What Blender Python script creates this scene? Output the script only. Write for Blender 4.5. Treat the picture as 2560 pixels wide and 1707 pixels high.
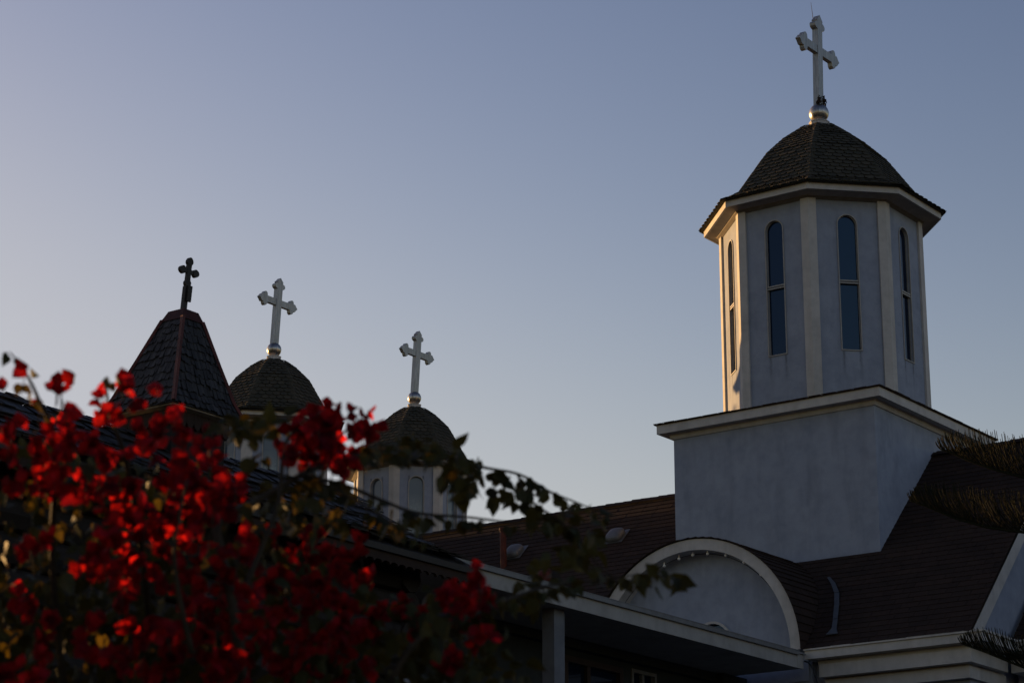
import bpy, bmesh, math, random
from math import sin, cos, pi, radians, sqrt, atan2, tan
from mathutils import Vector, Matrix

random.seed(11)
for o in list(bpy.data.objects):
    bpy.data.objects.remove(o)
scene = bpy.context.scene
COL = scene.collection

# ------------------------------------------------------------------ camera
YAW, PITCH = radians(36), radians(16.825)
cam_d = bpy.data.cameras.new("camera")
cam = bpy.data.objects.new("camera", cam_d)
COL.objects.link(cam)
cam.location = (0, 0, 1.6)
cam.rotation_euler = (radians(90) + PITCH, 0, YAW)
cam_d.lens = 85
cam_d.sensor_width = 36
cam_d.clip_start = 0.1
cam_d.clip_end = 2000
cam_d.dof.use_dof = True
cam_d.dof.focus_distance = 41
cam_d.dof.aperture_fstop = 8.0
cam_d.dof.aperture_blades = 9
scene.camera = cam

# ------------------------------------------------------------------ light
SUN_EL, SUN_AZ = radians(3.5), radians(-88.0)      # azimuth from +Y towards +X
world = bpy.data.worlds.new("World")
scene.world = world
world.use_nodes = True
wn = world.node_tree
bg = wn.nodes["Background"]
sky = wn.nodes.new("ShaderNodeTexSky")
sky.sky_type = 'NISHITA'
sky.sun_disc = False
sky.sun_elevation = SUN_EL
sky.sun_rotation = SUN_AZ
sky.air_density, sky.dust_density, sky.ozone_density = 1, 1, 1
SKY_STRENGTH = 0.1
sep = wn.nodes.new("ShaderNodeSeparateColor")
comb = wn.nodes.new("ShaderNodeCombineColor")
wn.links.new(sky.outputs[0], sep.inputs[0])
# the evening sky's own contrast and lavender cast: a power and a gain for each channel
EXPOSURE = 1.0
for ch, g, k, cap in ((0, 1.85, 14.5, 0.168), (1, 1.8, 9.7, 0.202), (2, 1.6, 7.85, 0.20)):
    a = wn.nodes.new("ShaderNodeMath"); a.operation = 'MULTIPLY'; a.inputs[1].default_value = 0.1
    m = wn.nodes.new("ShaderNodeMath"); m.operation = 'SMOOTH_MIN'; m.inputs[1].default_value = cap; m.inputs[2].default_value = 0.06
    p = wn.nodes.new("ShaderNodeMath"); p.operation = 'POWER'; p.inputs[1].default_value = g
    q = wn.nodes.new("ShaderNodeMath"); q.operation = 'MULTIPLY'; q.inputs[1].default_value = k / SKY_STRENGTH / 2 ** EXPOSURE
    wn.links.new(sep.outputs[ch], a.inputs[0]); wn.links.new(a.outputs[0], m.inputs[0])
    wn.links.new(m.outputs[0], p.inputs[0]); wn.links.new(p.outputs[0], q.inputs[0])
    wn.links.new(q.outputs[0], comb.inputs[ch])
wn.links.new(comb.outputs[0], bg.inputs[0])
bg.inputs[1].default_value = SKY_STRENGTH

sun_d = bpy.data.lights.new("sun", 'SUN')
sun_d.energy = 4.6
sun_d.angle = radians(0.5)
sun_d.color = (1.0, 0.55, 0.20)
sun = bpy.data.objects.new("sun", sun_d)
COL.objects.link(sun)
to_sun = Vector((sin(SUN_AZ) * cos(SUN_EL), cos(SUN_AZ) * cos(SUN_EL), sin(SUN_EL)))
sun.rotation_euler = (-to_sun).to_track_quat('-Z', 'Y').to_euler()
sun.location = to_sun * 60 + Vector((0, 0, 30))

vs = scene.view_settings
vs.view_transform = 'Standard'
vs.look = 'None'
vs.exposure = EXPOSURE
vs.gamma = 1
scene.cycles.use_denoising = True
scene.cycles.max_bounces = 8

# ------------------------------------------------------------------ helpers
F_PX = 85 / 36 * 2560

def ray(px, py):
    x = (px - 1280) / F_PX; y = -(py - 853.5) / F_PX
    v = (x, cos(PITCH) - y * sin(PITCH), sin(PITCH) + y * cos(PITCH))
    c, s = cos(YAW), sin(YAW)
    return Vector((c * v[0] - s * v[1], s * v[0] + c * v[1], v[2]))

def at(px, py, dist):
    "point seen at photo pixel (2560 wide) at that distance in metres"
    r = ray(px, py)
    return Vector((0, 0, 1.6)) + r.normalized() * dist

def hit(px, py, axis, val):
    r = ray(px, py)
    t = (val - (0, 0, 1.6)[axis]) / r[axis]
    return Vector((0, 0, 1.6)) + r * t


class MB:
    def __init__(s):
        s.v = []; s.f = []; s.uv = []; s.mi = []
        s.hasuv = False

    def add(s, vs, fs, uvs=None, mi=0):
        b = len(s.v)
        s.v += [tuple(p) for p in vs]
        for i, f in enumerate(fs):
            s.f.append(tuple(b + k for k in f))
            s.uv.append(uvs[i] if uvs else None)
            s.mi.append(mi)
        if uvs: s.hasuv = True

    def box(s, x0, x1, y0, y1, z0, z1, mi=0):
        s.add([(x0, y0, z0), (x1, y0, z0), (x1, y1, z0), (x0, y1, z0), (x0, y0, z1), (x1, y0, z1), (x1, y1, z1), (x0, y1, z1)],
              [(0, 3, 2, 1), (4, 5, 6, 7), (0, 1, 5, 4), (1, 2, 6, 5), (2, 3, 7, 6), (3, 0, 4, 7)], mi=mi)

    def prism(s, poly, vec, mi=0):
        n = len(poly); vec = Vector(vec)
        p = [Vector(q) for q in poly]
        s.add(p + [q + vec for q in p],
              [tuple(range(n))[::-1], tuple(range(n, 2 * n))] + [(i, (i + 1) % n, n + (i + 1) % n, n + i) for i in range(n)], mi=mi)

    def loft(s, rings, caps=True, closed=True, mi=0):
        n = len(rings[0]); vs = [p for r in rings for p in r]; fs = []
        for k in range(len(rings) - 1):
            for i in range(n if closed else n - 1):
                j = (i + 1) % n
                fs.append((k * n + i, k * n + j, (k + 1) * n + j, (k + 1) * n + i))
        if caps:
            fs.append(tuple(range(n))[::-1]); fs.append(tuple(range((len(rings) - 1) * n, len(rings) * n)))
        s.add(vs, fs, mi=mi)

    def tube(s, path, rad, n=6, mi=0):
        path = [Vector(p) for p in path]
        if not hasattr(rad, '__len__'): rad = [rad] * len(path)
        rings = []
        up = Vector((0.13, 0.21, 0.97))
        for i, p in enumerate(path):
            t = (path[min(i + 1, len(path) - 1)] - path[max(i - 1, 0)]).normalized()
            a = t.cross(up)
            if a.length < 0.1: a = t.cross(Vector((1, 0, 0)))
            a.normalize(); b = t.cross(a)
            rings.append([p + (a * cos(2 * pi * k / n) + b * sin(2 * pi * k / n)) * rad[i] for k in range(n)])
        s.loft(rings, mi=mi)

    def build(s, name, mats, parent=None, smooth=False, recalc=True):
        me = bpy.data.meshes.new(name)
        me.from_pydata(s.v, [], s.f)
        if not isinstance(mats, (list, tuple)): mats = [mats]
        for m in mats: me.materials.append(m)
        for i, p in enumerate(me.polygons):
            p.material_index = s.mi[i]
            p.use_smooth = smooth
        if s.hasuv:
            ul = me.uv_layers.new(name="UVMap")
            for i, p in enumerate(me.polygons):
                if s.uv[i]:
                    for li, uvc in zip(p.loop_indices, s.uv[i]): ul.data[li].uv = uvc
        if recalc:
            bm = bmesh.new(); bm.from_mesh(me)
            bmesh.ops.recalc_face_normals(bm, faces=bm.faces)
            bm.to_mesh(me); bm.free()
        me.update()
        o = bpy.data.objects.new(name, me)
        COL.objects.link(o)
        if parent: put(o, parent)
        return o


def put(o, parent):
    o.parent = parent
    loc = world_loc(parent)
    o.location = Vector(o.location) - loc if o.data else o.location


def world_loc(o):
    l = Vector(o.location)
    while o.parent:
        o = o.parent; l = l + Vector(o.location)
    return l


def thing(name, loc, label, cat, group=None):
    o = bpy.data.objects.new(name, None)
    o.empty_display_size = 0.3
    COL.objects.link(o)
    o.location = loc
    return tag(o, label, cat, group)


def tag(o, label, cat, group=None, kind=None):
    o['label'] = label; o['category'] = cat
    if group: o['group'] = group
    if kind: o['kind'] = kind
    return o


def copy_tree(o, parent=None):
    c = o.copy(); COL.objects.link(c); c.parent = parent
    for ch in [x for x in bpy.data.objects if x.parent == o]:
        copy_tree(ch, c)
    return c


def plate_with_holes(mb, org, u, v, n, outer, holes, depth, mi=0):
    "flat wall plate with window openings and reveals going inwards by depth"
    bm = bmesh.new()
    org, u, v, n = Vector(org), Vector(u), Vector(v), Vector(n)
    P = lambda q, d=0: org + u * q[0] + v * q[1] - n * d
    edges = []
    for loop in [outer] + holes:
        vv = [bm.verts.new(P(q)) for q in loop]
        edges += [bm.edges.new((vv[i], vv[(i + 1) % len(vv)])) for i in range(len(vv))]
    bmesh.ops.triangle_fill(bm, use_beauty=True, use_dissolve=False, edges=edges, normal=n)
    bm.verts.index_update()
    fs = []
    for f in bm.faces:
        idx = [w.index for w in f.verts]
        f.normal_update()
        if f.normal.dot(n) < 0: idx.reverse()
        fs.append(tuple(idx))
    co_ = [w.co.copy() for w in bm.verts]
    mb.add(co_, fs, [[((co_[k] - org).dot(u), co_[k].z) for k in f] for f in fs], mi=mi)
    bm.free()
    for h in holes:
        k = len(h)
        mb.add([P(q) for q in h] + [P(q, depth) for q in h], [(i, (i + 1) % k, k + (i + 1) % k, k + i) for i in range(k)], mi=mi)


# ------------------------------------------------------------------ materials
def nodes_of(name):
    m = bpy.data.materials.new(name); m.use_nodes = True
    nt = m.node_tree
    return m, nt, nt.nodes["Principled BSDF"]

def N(nt, typ, **kw):
    n = nt.nodes.new(typ)
    for k, v in kw.items():
        if k in n.inputs.keys(): n.inputs[k].default_value = v
        else: setattr(n, k, v)
    return n

def ramp(nt, fac, stops):
    r = nt.nodes.new("ShaderNodeValToRGB")
    el = r.color_ramp.elements
    el[0].position, el[0].color = stops[0][0], (*stops[0][1], 1)
    el[1].position, el[1].color = stops[-1][0], (*stops[-1][1], 1)
    for p, c in stops[1:-1]:
        e = el.new(p); e.color = (*c, 1)
    nt.links.new(fac, r.inputs[0])
    return r.outputs[0]

def noise(nt, scale, detail=4, rough=0.6, vec=None, dim='3D'):
    n = N(nt, "ShaderNodeTexNoise", Scale=scale, Detail=detail, Roughness=rough)
    if vec is None:
        vec = nt.nodes.new("ShaderNodeNewGeometry").outputs['Position']
    nt.links.new(vec, n.inputs['Vector'])
    return n.outputs['Fac']

def stretched(nt, sx, sy, sz):
    g = nt.nodes.new("ShaderNodeNewGeometry")
    mp = N(nt, "ShaderNodeMapping")
    mp.inputs['Scale'].default_value = (sx, sy, sz)
    nt.links.new(g.outputs['Position'], mp.inputs['Vector'])
    return mp.outputs['Vector']

def bump(nt, bsdf, h, strength=0.3, dist=0.01):
    b = N(nt, "ShaderNodeBump", Strength=strength, Distance=dist)
    nt.links.new(h, b.inputs['Height'])
    nt.links.new(b.outputs[0], bsdf.inputs['Normal'])

def mixc(nt, fac, a, b, mode='MIX'):
    m = nt.nodes.new("ShaderNodeMix"); m.data_type = 'RGBA'; m.blend_type = mode
    if isinstance(fac, (int, float)): m.inputs[0].default_value = fac
    else: nt.links.new(fac, m.inputs[0])
    for i, x in ((6, a), (7, b)):
        if isinstance(x, tuple): m.inputs[i].default_value = (*x, 1)
        else: nt.links.new(x, m.inputs[i])
    return m.outputs[2]

def stucco(name, c0, c1, grime):
    m, nt, b = nodes_of(name)
    big = ramp(nt, noise(nt, 1.6, 5, 0.65), [(0.3, c0), (0.7, c1)])
    blot = ramp(nt, noise(nt, 5.5, 4, 0.6), [(0.42, (1, 1, 1)), (0.80, (0.82, 0.83, 0.84))])
    st = ramp(nt, noise(nt, 1.0, 5, 0.6, stretched(nt, 3.2, 3.2, 0.6)), [(0.5, (1, 1, 1)), (0.85, grime)])
    c = mixc(nt, 1.0, mixc(nt, 1.0, big, blot, 'MULTIPLY'), st, 'MULTIPLY')
    nt.links.new(c, b.inputs['Base Color'])
    b.inputs['Roughness'].default_value = 0.9
    b.inputs['Specular IOR Level'].default_value = 0.15
    bump(nt, b, noise(nt, 60, 5, 0.7), 0.35, 0.01)
    return m

M_STUCCO = stucco("pale_blue_stucco", (0.26, 0.300, 0.385), (0.32, 0.36, 0.445), (0.72, 0.72, 0.72))
def add_drips(m, zs, half):
    "dark rain streaks running down the wall from the two lower corners of each window (UV: metres from the face's middle, height)"
    nt = m.node_tree; b = nt.nodes["Principled BSDF"]
    src = b.inputs['Base Color'].links[0].from_socket
    uv = nt.nodes.new("ShaderNodeUVMap"); sp = nt.nodes.new("ShaderNodeSeparateXYZ"); nt.links.new(uv.outputs[0], sp.inputs[0])
    def mth(op, a, c=None):
        n = N(nt, "ShaderNodeMath", operation=op)
        for k, x in ((0, a), (1, c)):
            if x is None: continue
            if isinstance(x, (int, float)): n.inputs[k].default_value = x
            else: nt.links.new(x, n.inputs[k])
        return n.outputs[0]
    wob = mth('MULTIPLY', mth('SUBTRACT', noise(nt, 3.0, 3), 0.5), 0.10)
    du = mth('ABSOLUTE', mth('ADD', mth('SUBTRACT', mth('ABSOLUTE', sp.outputs[0]), half), wob))
    dv = mth('SUBTRACT', zs, sp.outputs[1])                      # metres below the sill
    wide = mth('ADD', 0.035, mth('MULTIPLY', dv, 0.05))
    across = mth('MAXIMUM', mth('SUBTRACT', 1.0, mth('DIVIDE', du, wide)), 0.0)
    down = mth('MAXIMUM', mth('SUBTRACT', 1.0, mth('DIVIDE', dv, 0.55)), 0.0)
    below = mth('GREATER_THAN', dv, 0.0)
    f = mth('MULTIPLY', mth('MULTIPLY', across, down), mth('MULTIPLY', below, mth('MULTIPLY', noise(nt, 9.0, 3), 1.3)))
    nt.links.new(mixc(nt, f, src, (0.07, 0.08, 0.09)), b.inputs['Base Color'])
    return m

M_TOWERWALL = add_drips(stucco("pale_blue_tower_stucco", (0.26, 0.300, 0.385), (0.32, 0.36, 0.445), (0.78, 0.78, 0.78)), 13.72, 0.15)
M_TRIM = stucco("cream_white_trim", (0.46, 0.45, 0.435), (0.55, 0.535, 0.515), (0.76, 0.74, 0.71))
M_PORCHWALL = stucco("shaded_grey_green_plaster", (0.035, 0.042, 0.046), (0.045, 0.052, 0.055), (0.8, 0.8, 0.8))  # grey-green plaster with the porch's shade put into its colour
M_PORCH = stucco("grey_white_fascia", (0.30, 0.30, 0.29), (0.36, 0.355, 0.345), (0.75, 0.74, 0.72))

def tile_mat(name, c0, c1, c2, rough=0.85, spec=0.3, scale=9):
    m, nt, b = nodes_of(name)
    oi = nt.nodes.new("ShaderNodeNewGeometry")
    c = ramp(nt, oi.outputs['Random Per Island'], [(0.0, c0), (0.5, c1), (1.0, c2)])
    g = ramp(nt, noise(nt, scale, 6, 0.7), [(0.3, (0.75, 0.75, 0.75)), (0.75, (1.25, 1.22, 1.15))])
    nt.links.new(mixc(nt, 1.0, c, g, 'MULTIPLY'), b.inputs['Base Color'])
    b.inputs['Roughness'].default_value = rough
    b.inputs['Specular IOR Level'].default_value = spec
    bump(nt, b, noise(nt, 160, 3, 0.7), 0.4, 0.004)
    return m

M_SCALE = tile_mat("dark_green_scale_shingle", (0.040, 0.039, 0.028), (0.050, 0.047, 0.033), (0.064, 0.057, 0.040))
M_BROWN = tile_mat("brown_asphalt_shingle", (0.026, 0.017, 0.014), (0.030, 0.019, 0.0155), (0.035, 0.0215, 0.017), 0.88, 0.2, 3.5)
M_WOOD_SHINGLE = tile_mat("weathered_wood_shingle", (0.013, 0.012, 0.012), (0.021, 0.020, 0.020), (0.042, 0.041, 0.043), 0.62, 0.3, 14)

def plain(name, c, rough=0.6, metal=0.0, spec=0.4, var=0.15, scale=8, bstr=0.0):
    m, nt, b = nodes_of(name)
    lo = tuple(x * (1 - var) for x in c); hi = tuple(x * (1 + var) for x in c)
    nt.links.new(ramp(nt, noise(nt, scale, 5, 0.6), [(0.3, lo), (0.7, hi)]), b.inputs['Base Color'])
    b.inputs['Roughness'].default_value = rough
    b.inputs['Metallic'].default_value = metal
    b.inputs['Specular IOR Level'].default_value = spec
    if bstr: bump(nt, b, noise(nt, scale * 6, 4, 0.6), bstr, 0.01)
    return m

def weathered_metal(name, c, rough, metal):
    m, nt, b = nodes_of(name)
    st = ramp(nt, noise(nt, 1.0, 5, 0.65, stretched(nt, 40, 40, 3)), [(0.35, tuple(x * 0.62 for x in c)), (0.65, c)])
    nt.links.new(st, b.inputs['Base Color'])
    b.inputs['Metallic'].default_value = metal
    b.inputs['Roughness'].default_value = rough
    bump(nt, b, noise(nt, 12, 3, 0.6), 0.08, 0.01)
    return m

M_CROSS = weathered_metal("galvanised_sheet", (0.40, 0.425, 0.44), 0.48, 0.55)
M_BALL = weathered_metal("seamed_steel", (0.46, 0.44, 0.41), 0.33, 0.9)
M_RUST = plain("rusted_flakes", (0.03, 0.018, 0.014), 0.9)
M_IRON = plain("black_iron", (0.012, 0.011, 0.011), 0.6)
M_OXIDE = plain("oxide_red_metal", (0.080, 0.020, 0.014), 0.6, 0.0, 0.2, 0.4, 5)
M_CAPMETAL = plain("dark_red_cap_metal", (0.045, 0.013, 0.010), 0.65, 0.0, 0.2, 0.4, 9)
M_POST = plain("shaded_grey_post", (0.13, 0.14, 0.16), 0.7, 0, 0.2, 0.2, 3)  # post's grey is darkened to stand in for shade under the porch
M_DARKWOOD = plain("dark_log_wood", (0.012, 0.009, 0.008), 0.8, 0, 0.3, 0.4, 6, 0.4)
M_FRETWOOD = plain("brown_fretwork_board", (0.022, 0.012, 0.009), 0.8, 0, 0.3, 0.3, 6)
M_PALEWOOD = plain("pale_edge_board", (0.26, 0.23, 0.19), 0.8, 0, 0.3, 0.3, 6)  # pale brown board along the spire's eave
M_FRAME = plain("pale_window_frame", (0.33, 0.32, 0.30), 0.5)
M_DARKFRAME = plain("dark_brown_frame", (0.035, 0.022, 0.018), 0.5)
M_GREYFRAME = plain("grey_window_frame", (0.16, 0.165, 0.17), 0.5)
M_VENT = plain("grey_roof_vent_metal", (0.13, 0.135, 0.145), 0.5, 0.2)
M_FLASH = plain("dark_lead_flashing", (0.075, 0.085, 0.10), 0.55, 0.2)
M_SOFFIT = plain("painted_soffit", (0.34, 0.31, 0.28), 0.8)
M_FRIEZE = plain("brown_grey_frieze", (0.17, 0.15, 0.13), 0.8)
M_CABLE = plain("black_cable", (0.01, 0.01, 0.01), 0.5)
M_BULB = plain("white_glass_bulb", (0.85, 0.85, 0.82), 0.2, 0, 0.5, 0.03)
M_PANEL = plain("pale_painted_panel", (0.45, 0.48, 0.55), 0.45)
M_GROUND = plain("asphalt", (0.045, 0.044, 0.042), 0.9, 0, 0.3, 0.3, 0.8)
M_BARK = plain("grey_brown_bark", (0.06, 0.045, 0.032), 0.9, 0, 0.2, 0.35, 20, 0.5)

def glass(name, c, rough=0.04):
    m, nt, b = nodes_of(name)
    nt.links.new(ramp(nt, noise(nt, 2.0, 3), [(0.3, tuple(x * 0.8 for x in c)), (0.7, c)]), b.inputs['Base Color'])
    b.inputs['Roughness'].default_value = rough
    b.inputs['IOR'].default_value = 1.5
    b.inputs['Specular Tint'].default_value = (0.42, 0.66, 1.0, 1)
    bump(nt, b, noise(nt, 1.2, 2), 0.02, 0.03)
    return m

M_GLASS = glass("dark_blue_glass", (0.004, 0.010, 0.028))

def painted_reflection():
    m, nt, b = nodes_of("grey_glass_painted_reflection")  # reflection of branches and sky painted into the lower glass colour
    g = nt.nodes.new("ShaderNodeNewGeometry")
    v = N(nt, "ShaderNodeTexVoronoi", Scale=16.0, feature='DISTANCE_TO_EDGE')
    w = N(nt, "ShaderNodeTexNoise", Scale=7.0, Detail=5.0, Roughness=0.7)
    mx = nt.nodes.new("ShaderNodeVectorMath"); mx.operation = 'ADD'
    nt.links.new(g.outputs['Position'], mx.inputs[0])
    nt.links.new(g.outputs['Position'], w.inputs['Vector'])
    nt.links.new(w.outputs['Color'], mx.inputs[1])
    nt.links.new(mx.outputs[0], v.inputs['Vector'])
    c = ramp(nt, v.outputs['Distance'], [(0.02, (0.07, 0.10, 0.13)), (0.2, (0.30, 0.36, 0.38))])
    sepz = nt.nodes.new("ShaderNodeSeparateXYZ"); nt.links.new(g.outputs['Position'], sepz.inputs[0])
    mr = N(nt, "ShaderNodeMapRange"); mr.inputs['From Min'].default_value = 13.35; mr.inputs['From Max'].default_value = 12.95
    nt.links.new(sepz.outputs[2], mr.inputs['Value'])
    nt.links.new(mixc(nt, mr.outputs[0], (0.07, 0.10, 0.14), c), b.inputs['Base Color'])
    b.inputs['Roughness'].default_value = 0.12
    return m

M_PAINTED_REFLECTION = painted_reflection()

def two_sided_leaf(name, dif, tra, w, var, gloss_rough=0.45, spec=0.35):
    m = bpy.data.materials.new(name); m.use_nodes = True
    nt = m.node_tree
    b = nt.nodes["Principled BSDF"]; out = nt.nodes["Material Output"]
    g = nt.nodes.new("ShaderNodeNewGeometry")
    lo = tuple(x * (1 - var) for x in dif); hi = tuple(x * (1 + var) for x in dif)
    cd = ramp(nt, g.outputs['Random Per Island'], [(0.0, lo), (1.0, hi)])
    nt.links.new(cd, b.inputs['Base Color'])
    b.inputs['Roughness'].default_value = gloss_rough
    b.inputs['Specular IOR Level'].default_value = spec
    lo = tuple(x * (1 - var) for x in tra); hi = tuple(min(1, x * (1 + var)) for x in tra)
    t = nt.nodes.new("ShaderNodeBsdfTranslucent")
    nt.links.new(ramp(nt, g.outputs['Random Per Island'], [(0.0, lo), (1.0, hi)]), t.inputs['Color'])
    mx = nt.nodes.new("ShaderNodeMixShader"); mx.inputs[0].default_value = w
    nt.links.new(b.outputs[0], mx.inputs[1]); nt.links.new(t.outputs[0], mx.inputs[2])
    nt.links.new(mx.outputs[0], out.inputs[0])
    return m

M_LEAF = two_sided_leaf("bougainvillea_leaf", (0.018, 0.025, 0.011), (0.30, 0.19, 0.02), 0.12, 0.4, 0.6, 0.12)
M_BRACT = two_sided_leaf("red_papery_bract", (0.065, 0.0012, 0.011), (0.72, 0.014, 0.012), 0.46, 0.65, 0.6, 0.12)
M_CONIFER = two_sided_leaf("conifer_needle", (0.012, 0.014, 0.007), (0.03, 0.03, 0.01), 0.08, 0.5, 0.75, 0.12)
M_TREELEAF = two_sided_leaf("broad_tree_leaf", (0.05, 0.08, 0.025), (0.08, 0.12, 0.02), 0.3, 0.3)
M_STEM = plain("woody_stem", (0.035, 0.028, 0.02), 0.8, 0, 0.2, 0.3, 30)

# ------------------------------------------------------------------ ground
g = MB()
g.add([(-900, -900, 0), (900, -900, 0), (900, 900, 0), (-900, 900, 0)], [(0, 1, 2, 3)])
go = g.build("ground", M_GROUND, recalc=False)
go['kind'] = 'structure'

# ------------------------------------------------------------------ shared builders
def octa(cx, cy, R, z):
    return [Vector((cx + R * cos(radians(22.5 + 45 * k)), cy + R * sin(radians(22.5 + 45 * k)), z)) for k in range(8)]

def shingle_plane(mb, A, B, Ct, D, rowh, tw, lift, jit=0.0, pointed=False, slip=0.0, rnd=random, joint=0.04):
    """shingles on the quad A,B (bottom edge) D,C (top edge); each tile is an island of its own"""
    A, B, Ct, D = map(Vector, (A, B, Ct, D))
    n = (B - A).cross(D - A)
    if n.length < 1e-6: n = (B - A).cross(Ct - A)
    n.normalize()
    up_mid = ((Ct + D) / 2 - (A + B) / 2)
    H = up_mid.length; up = up_mid / H
    rows = max(1, round(H / rowh)); rh = H / rows
    for r in range(rows):
        t0 = r / rows; t1 = min(1.0, (r + 1.35) / rows)
        L = A.lerp(D, t0); R_ = B.lerp(Ct, t0); wd = (R_ - L).length
        if wd < 0.02: continue
        ax = (R_ - L) / wd
        L1 = A.lerp(D, t1); R1 = B.lerp(Ct, t1)
        def clampu(u, t):
            l = A.lerp(D, t); rr = B.lerp(Ct, t)
            lo = (l - L).dot(ax); hi = (rr - L).dot(ax)
            return max(lo, min(hi, u))
        off = (0.5 * (r % 2)) * tw
        k0 = -2; k1 = int(wd / tw) + 2
        mid = wd / 2
        x = mid - (int(mid / tw) + 2) * tw + off
        while x < wd + tw:
            w = tw * (1 + rnd.uniform(-jit, jit))
            u0, u1 = x, x + w
            x += w
            if u1 <= 0.004 or u0 >= wd - 0.004: continue
            dz = rnd.uniform(-slip, slip)
            lf = lift * (1 + rnd.uniform(-jit, jit) * 2)
            if pointed:
                prof = [(u0 + 0.03 * w, 0.42), (u0 + 0.26 * w, 0.0), (u1 - 0.26 * w, 0.0), (u1 - 0.03 * w, 0.42), (u1 - 0.02 * w, 1.3), (u0 + 0.02 * w, 1.3)]
            else:
                gp = joint * w
                prof = [(u0 + gp, 0.0 + dz), (u1 - gp, 0.0 + dz * 0.6), (u1 - gp, 1.3), (u0 + gp, 1.3)]
            top = []; bot = []
            for (u, v) in prof:
                tt = min(1.0, (r + v) / rows)
                uc = clampu(u, max(0, tt))
                base = L + ax * uc + up * (v * rh if (r + v) <= rows else (rows - r) * rh)
                h = lf * max(0.0, 1 - v / 1.3)
                top.append(base + n * (h + 0.004)); bot.append(base + n * (h - 0.006))
            k = len(top)
            mb.add(top + bot, [tuple(range(k))] + [(i, k + i, k + (i + 1) % k, (i + 1) % k) for i in range(k - 2)])

def arch_loop(cx, w, z0, ztop, n=14):
    "window outline in (u,v): half width w, bottom z0, round top reaching ztop"
    zs = ztop - w
    return [(cx - w, z0), (cx + w, z0)] + [(cx + w * cos(pi * i / n), zs + w * sin(pi * i / n)) for i in range(n + 1)]

def ring_prism(mb, org, u, v, n, outer, inner, d0, d1, mi=0):
    "frame between two loops of equal length, from depth d0 to d1 along n"
    org, u, v, n = Vector(org), Vector(u), Vector(v), Vector(n)
    P = lambda q, d: org + u * q[0] + v * q[1] + n * d
    k = len(outer)
    vs_ = [P(q, d1) for q in outer] + [P(q, d1) for q in inner] + [P(q, d0) for q in outer] + [P(q, d0) for q in inner]
    fs = []
    for i in range(k):
        j = (i + 1) % k
        fs += [(i, j, k + j, k + i), (i, 2 * k + i, 2 * k + j, j), (k + i, k + j, 3 * k + j, 3 * k + i)]
    mb.add(vs_, fs, mi=mi)

def cross_outline(z0, zb, zt, L, h, e):
    "outline (y,z) of a budded cross; e = half size of the buds"
    def end(l):   # one arm from its shoulder to the pointed tip and back, as (along, across)
        half = [(l - 1.62 * e, h), (l - 1.58 * e, h * 1.05), (l - 1.50 * e, 0.80 * e), (l - 1.34 * e, 0.97 * e), (l - 1.12 * e, 1.02 * e), (l - 0.93 * e, 0.92 * e), (l - 0.82 * e, 0.74 * e),
                (l - 0.78 * e, 0.55 * e), (l - 0.70 * e, 0.52 * e), (l - 0.58 * e, 0.58 * e), (l - 0.44 * e, 0.50 * e), (l - 0.26 * e, 0.29 * e), (l - 0.10 * e, 0.12 * e), (l + 0.04 * e, 0.03 * e)]
        return half + [(a, -b) for a, b in reversed(half)]
    shaft = [(-h, z0), (h, z0)] + [(b, zb + a) for a, b in end(zt - zb)]
    bar = [(a, zb + b) for a, b in end(L)][::-1] + [(-a, zb - b) for a, b in end(L)][::-1]
    return shaft, bar

def build_cross(root, name, cx, cy, z0, zb, zt, L, h, hb, e, t, lean):
    m = MB()
    shaft, _ = cross_outline(z0, zb, zt, L, h, e)
    _, bar = cross_outline(z0, zb, zt, L, hb, e)
    cut = [q for q in bar if True]
    for loop, tt in ((shaft, t), (bar, t * 0.80)):
        P = [Vector((cx - tt / 2 + 0.8 * lean * (z - z0), cy + y + 0.59 * lean * (z - z0), z)) for y, z in loop]
        m.prism(P, (tt, 0, 0))
    return m.build(name, M_CROSS, root)

def sphere(mb, c, r, nu=24, nv=12, gore=0.0):
    c = Vector(c); rings = []
    for j in range(1, nv):
        th = pi * j / nv
        rings.append([c + Vector((sin(th) * cos(2 * pi * i / nu), sin(th) * sin(2 * pi * i / nu), -cos(th))) * r * (1 - (gore if i % 4 == 0 else 0)) for i in range(nu)])
    mb.loft(rings)

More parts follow.
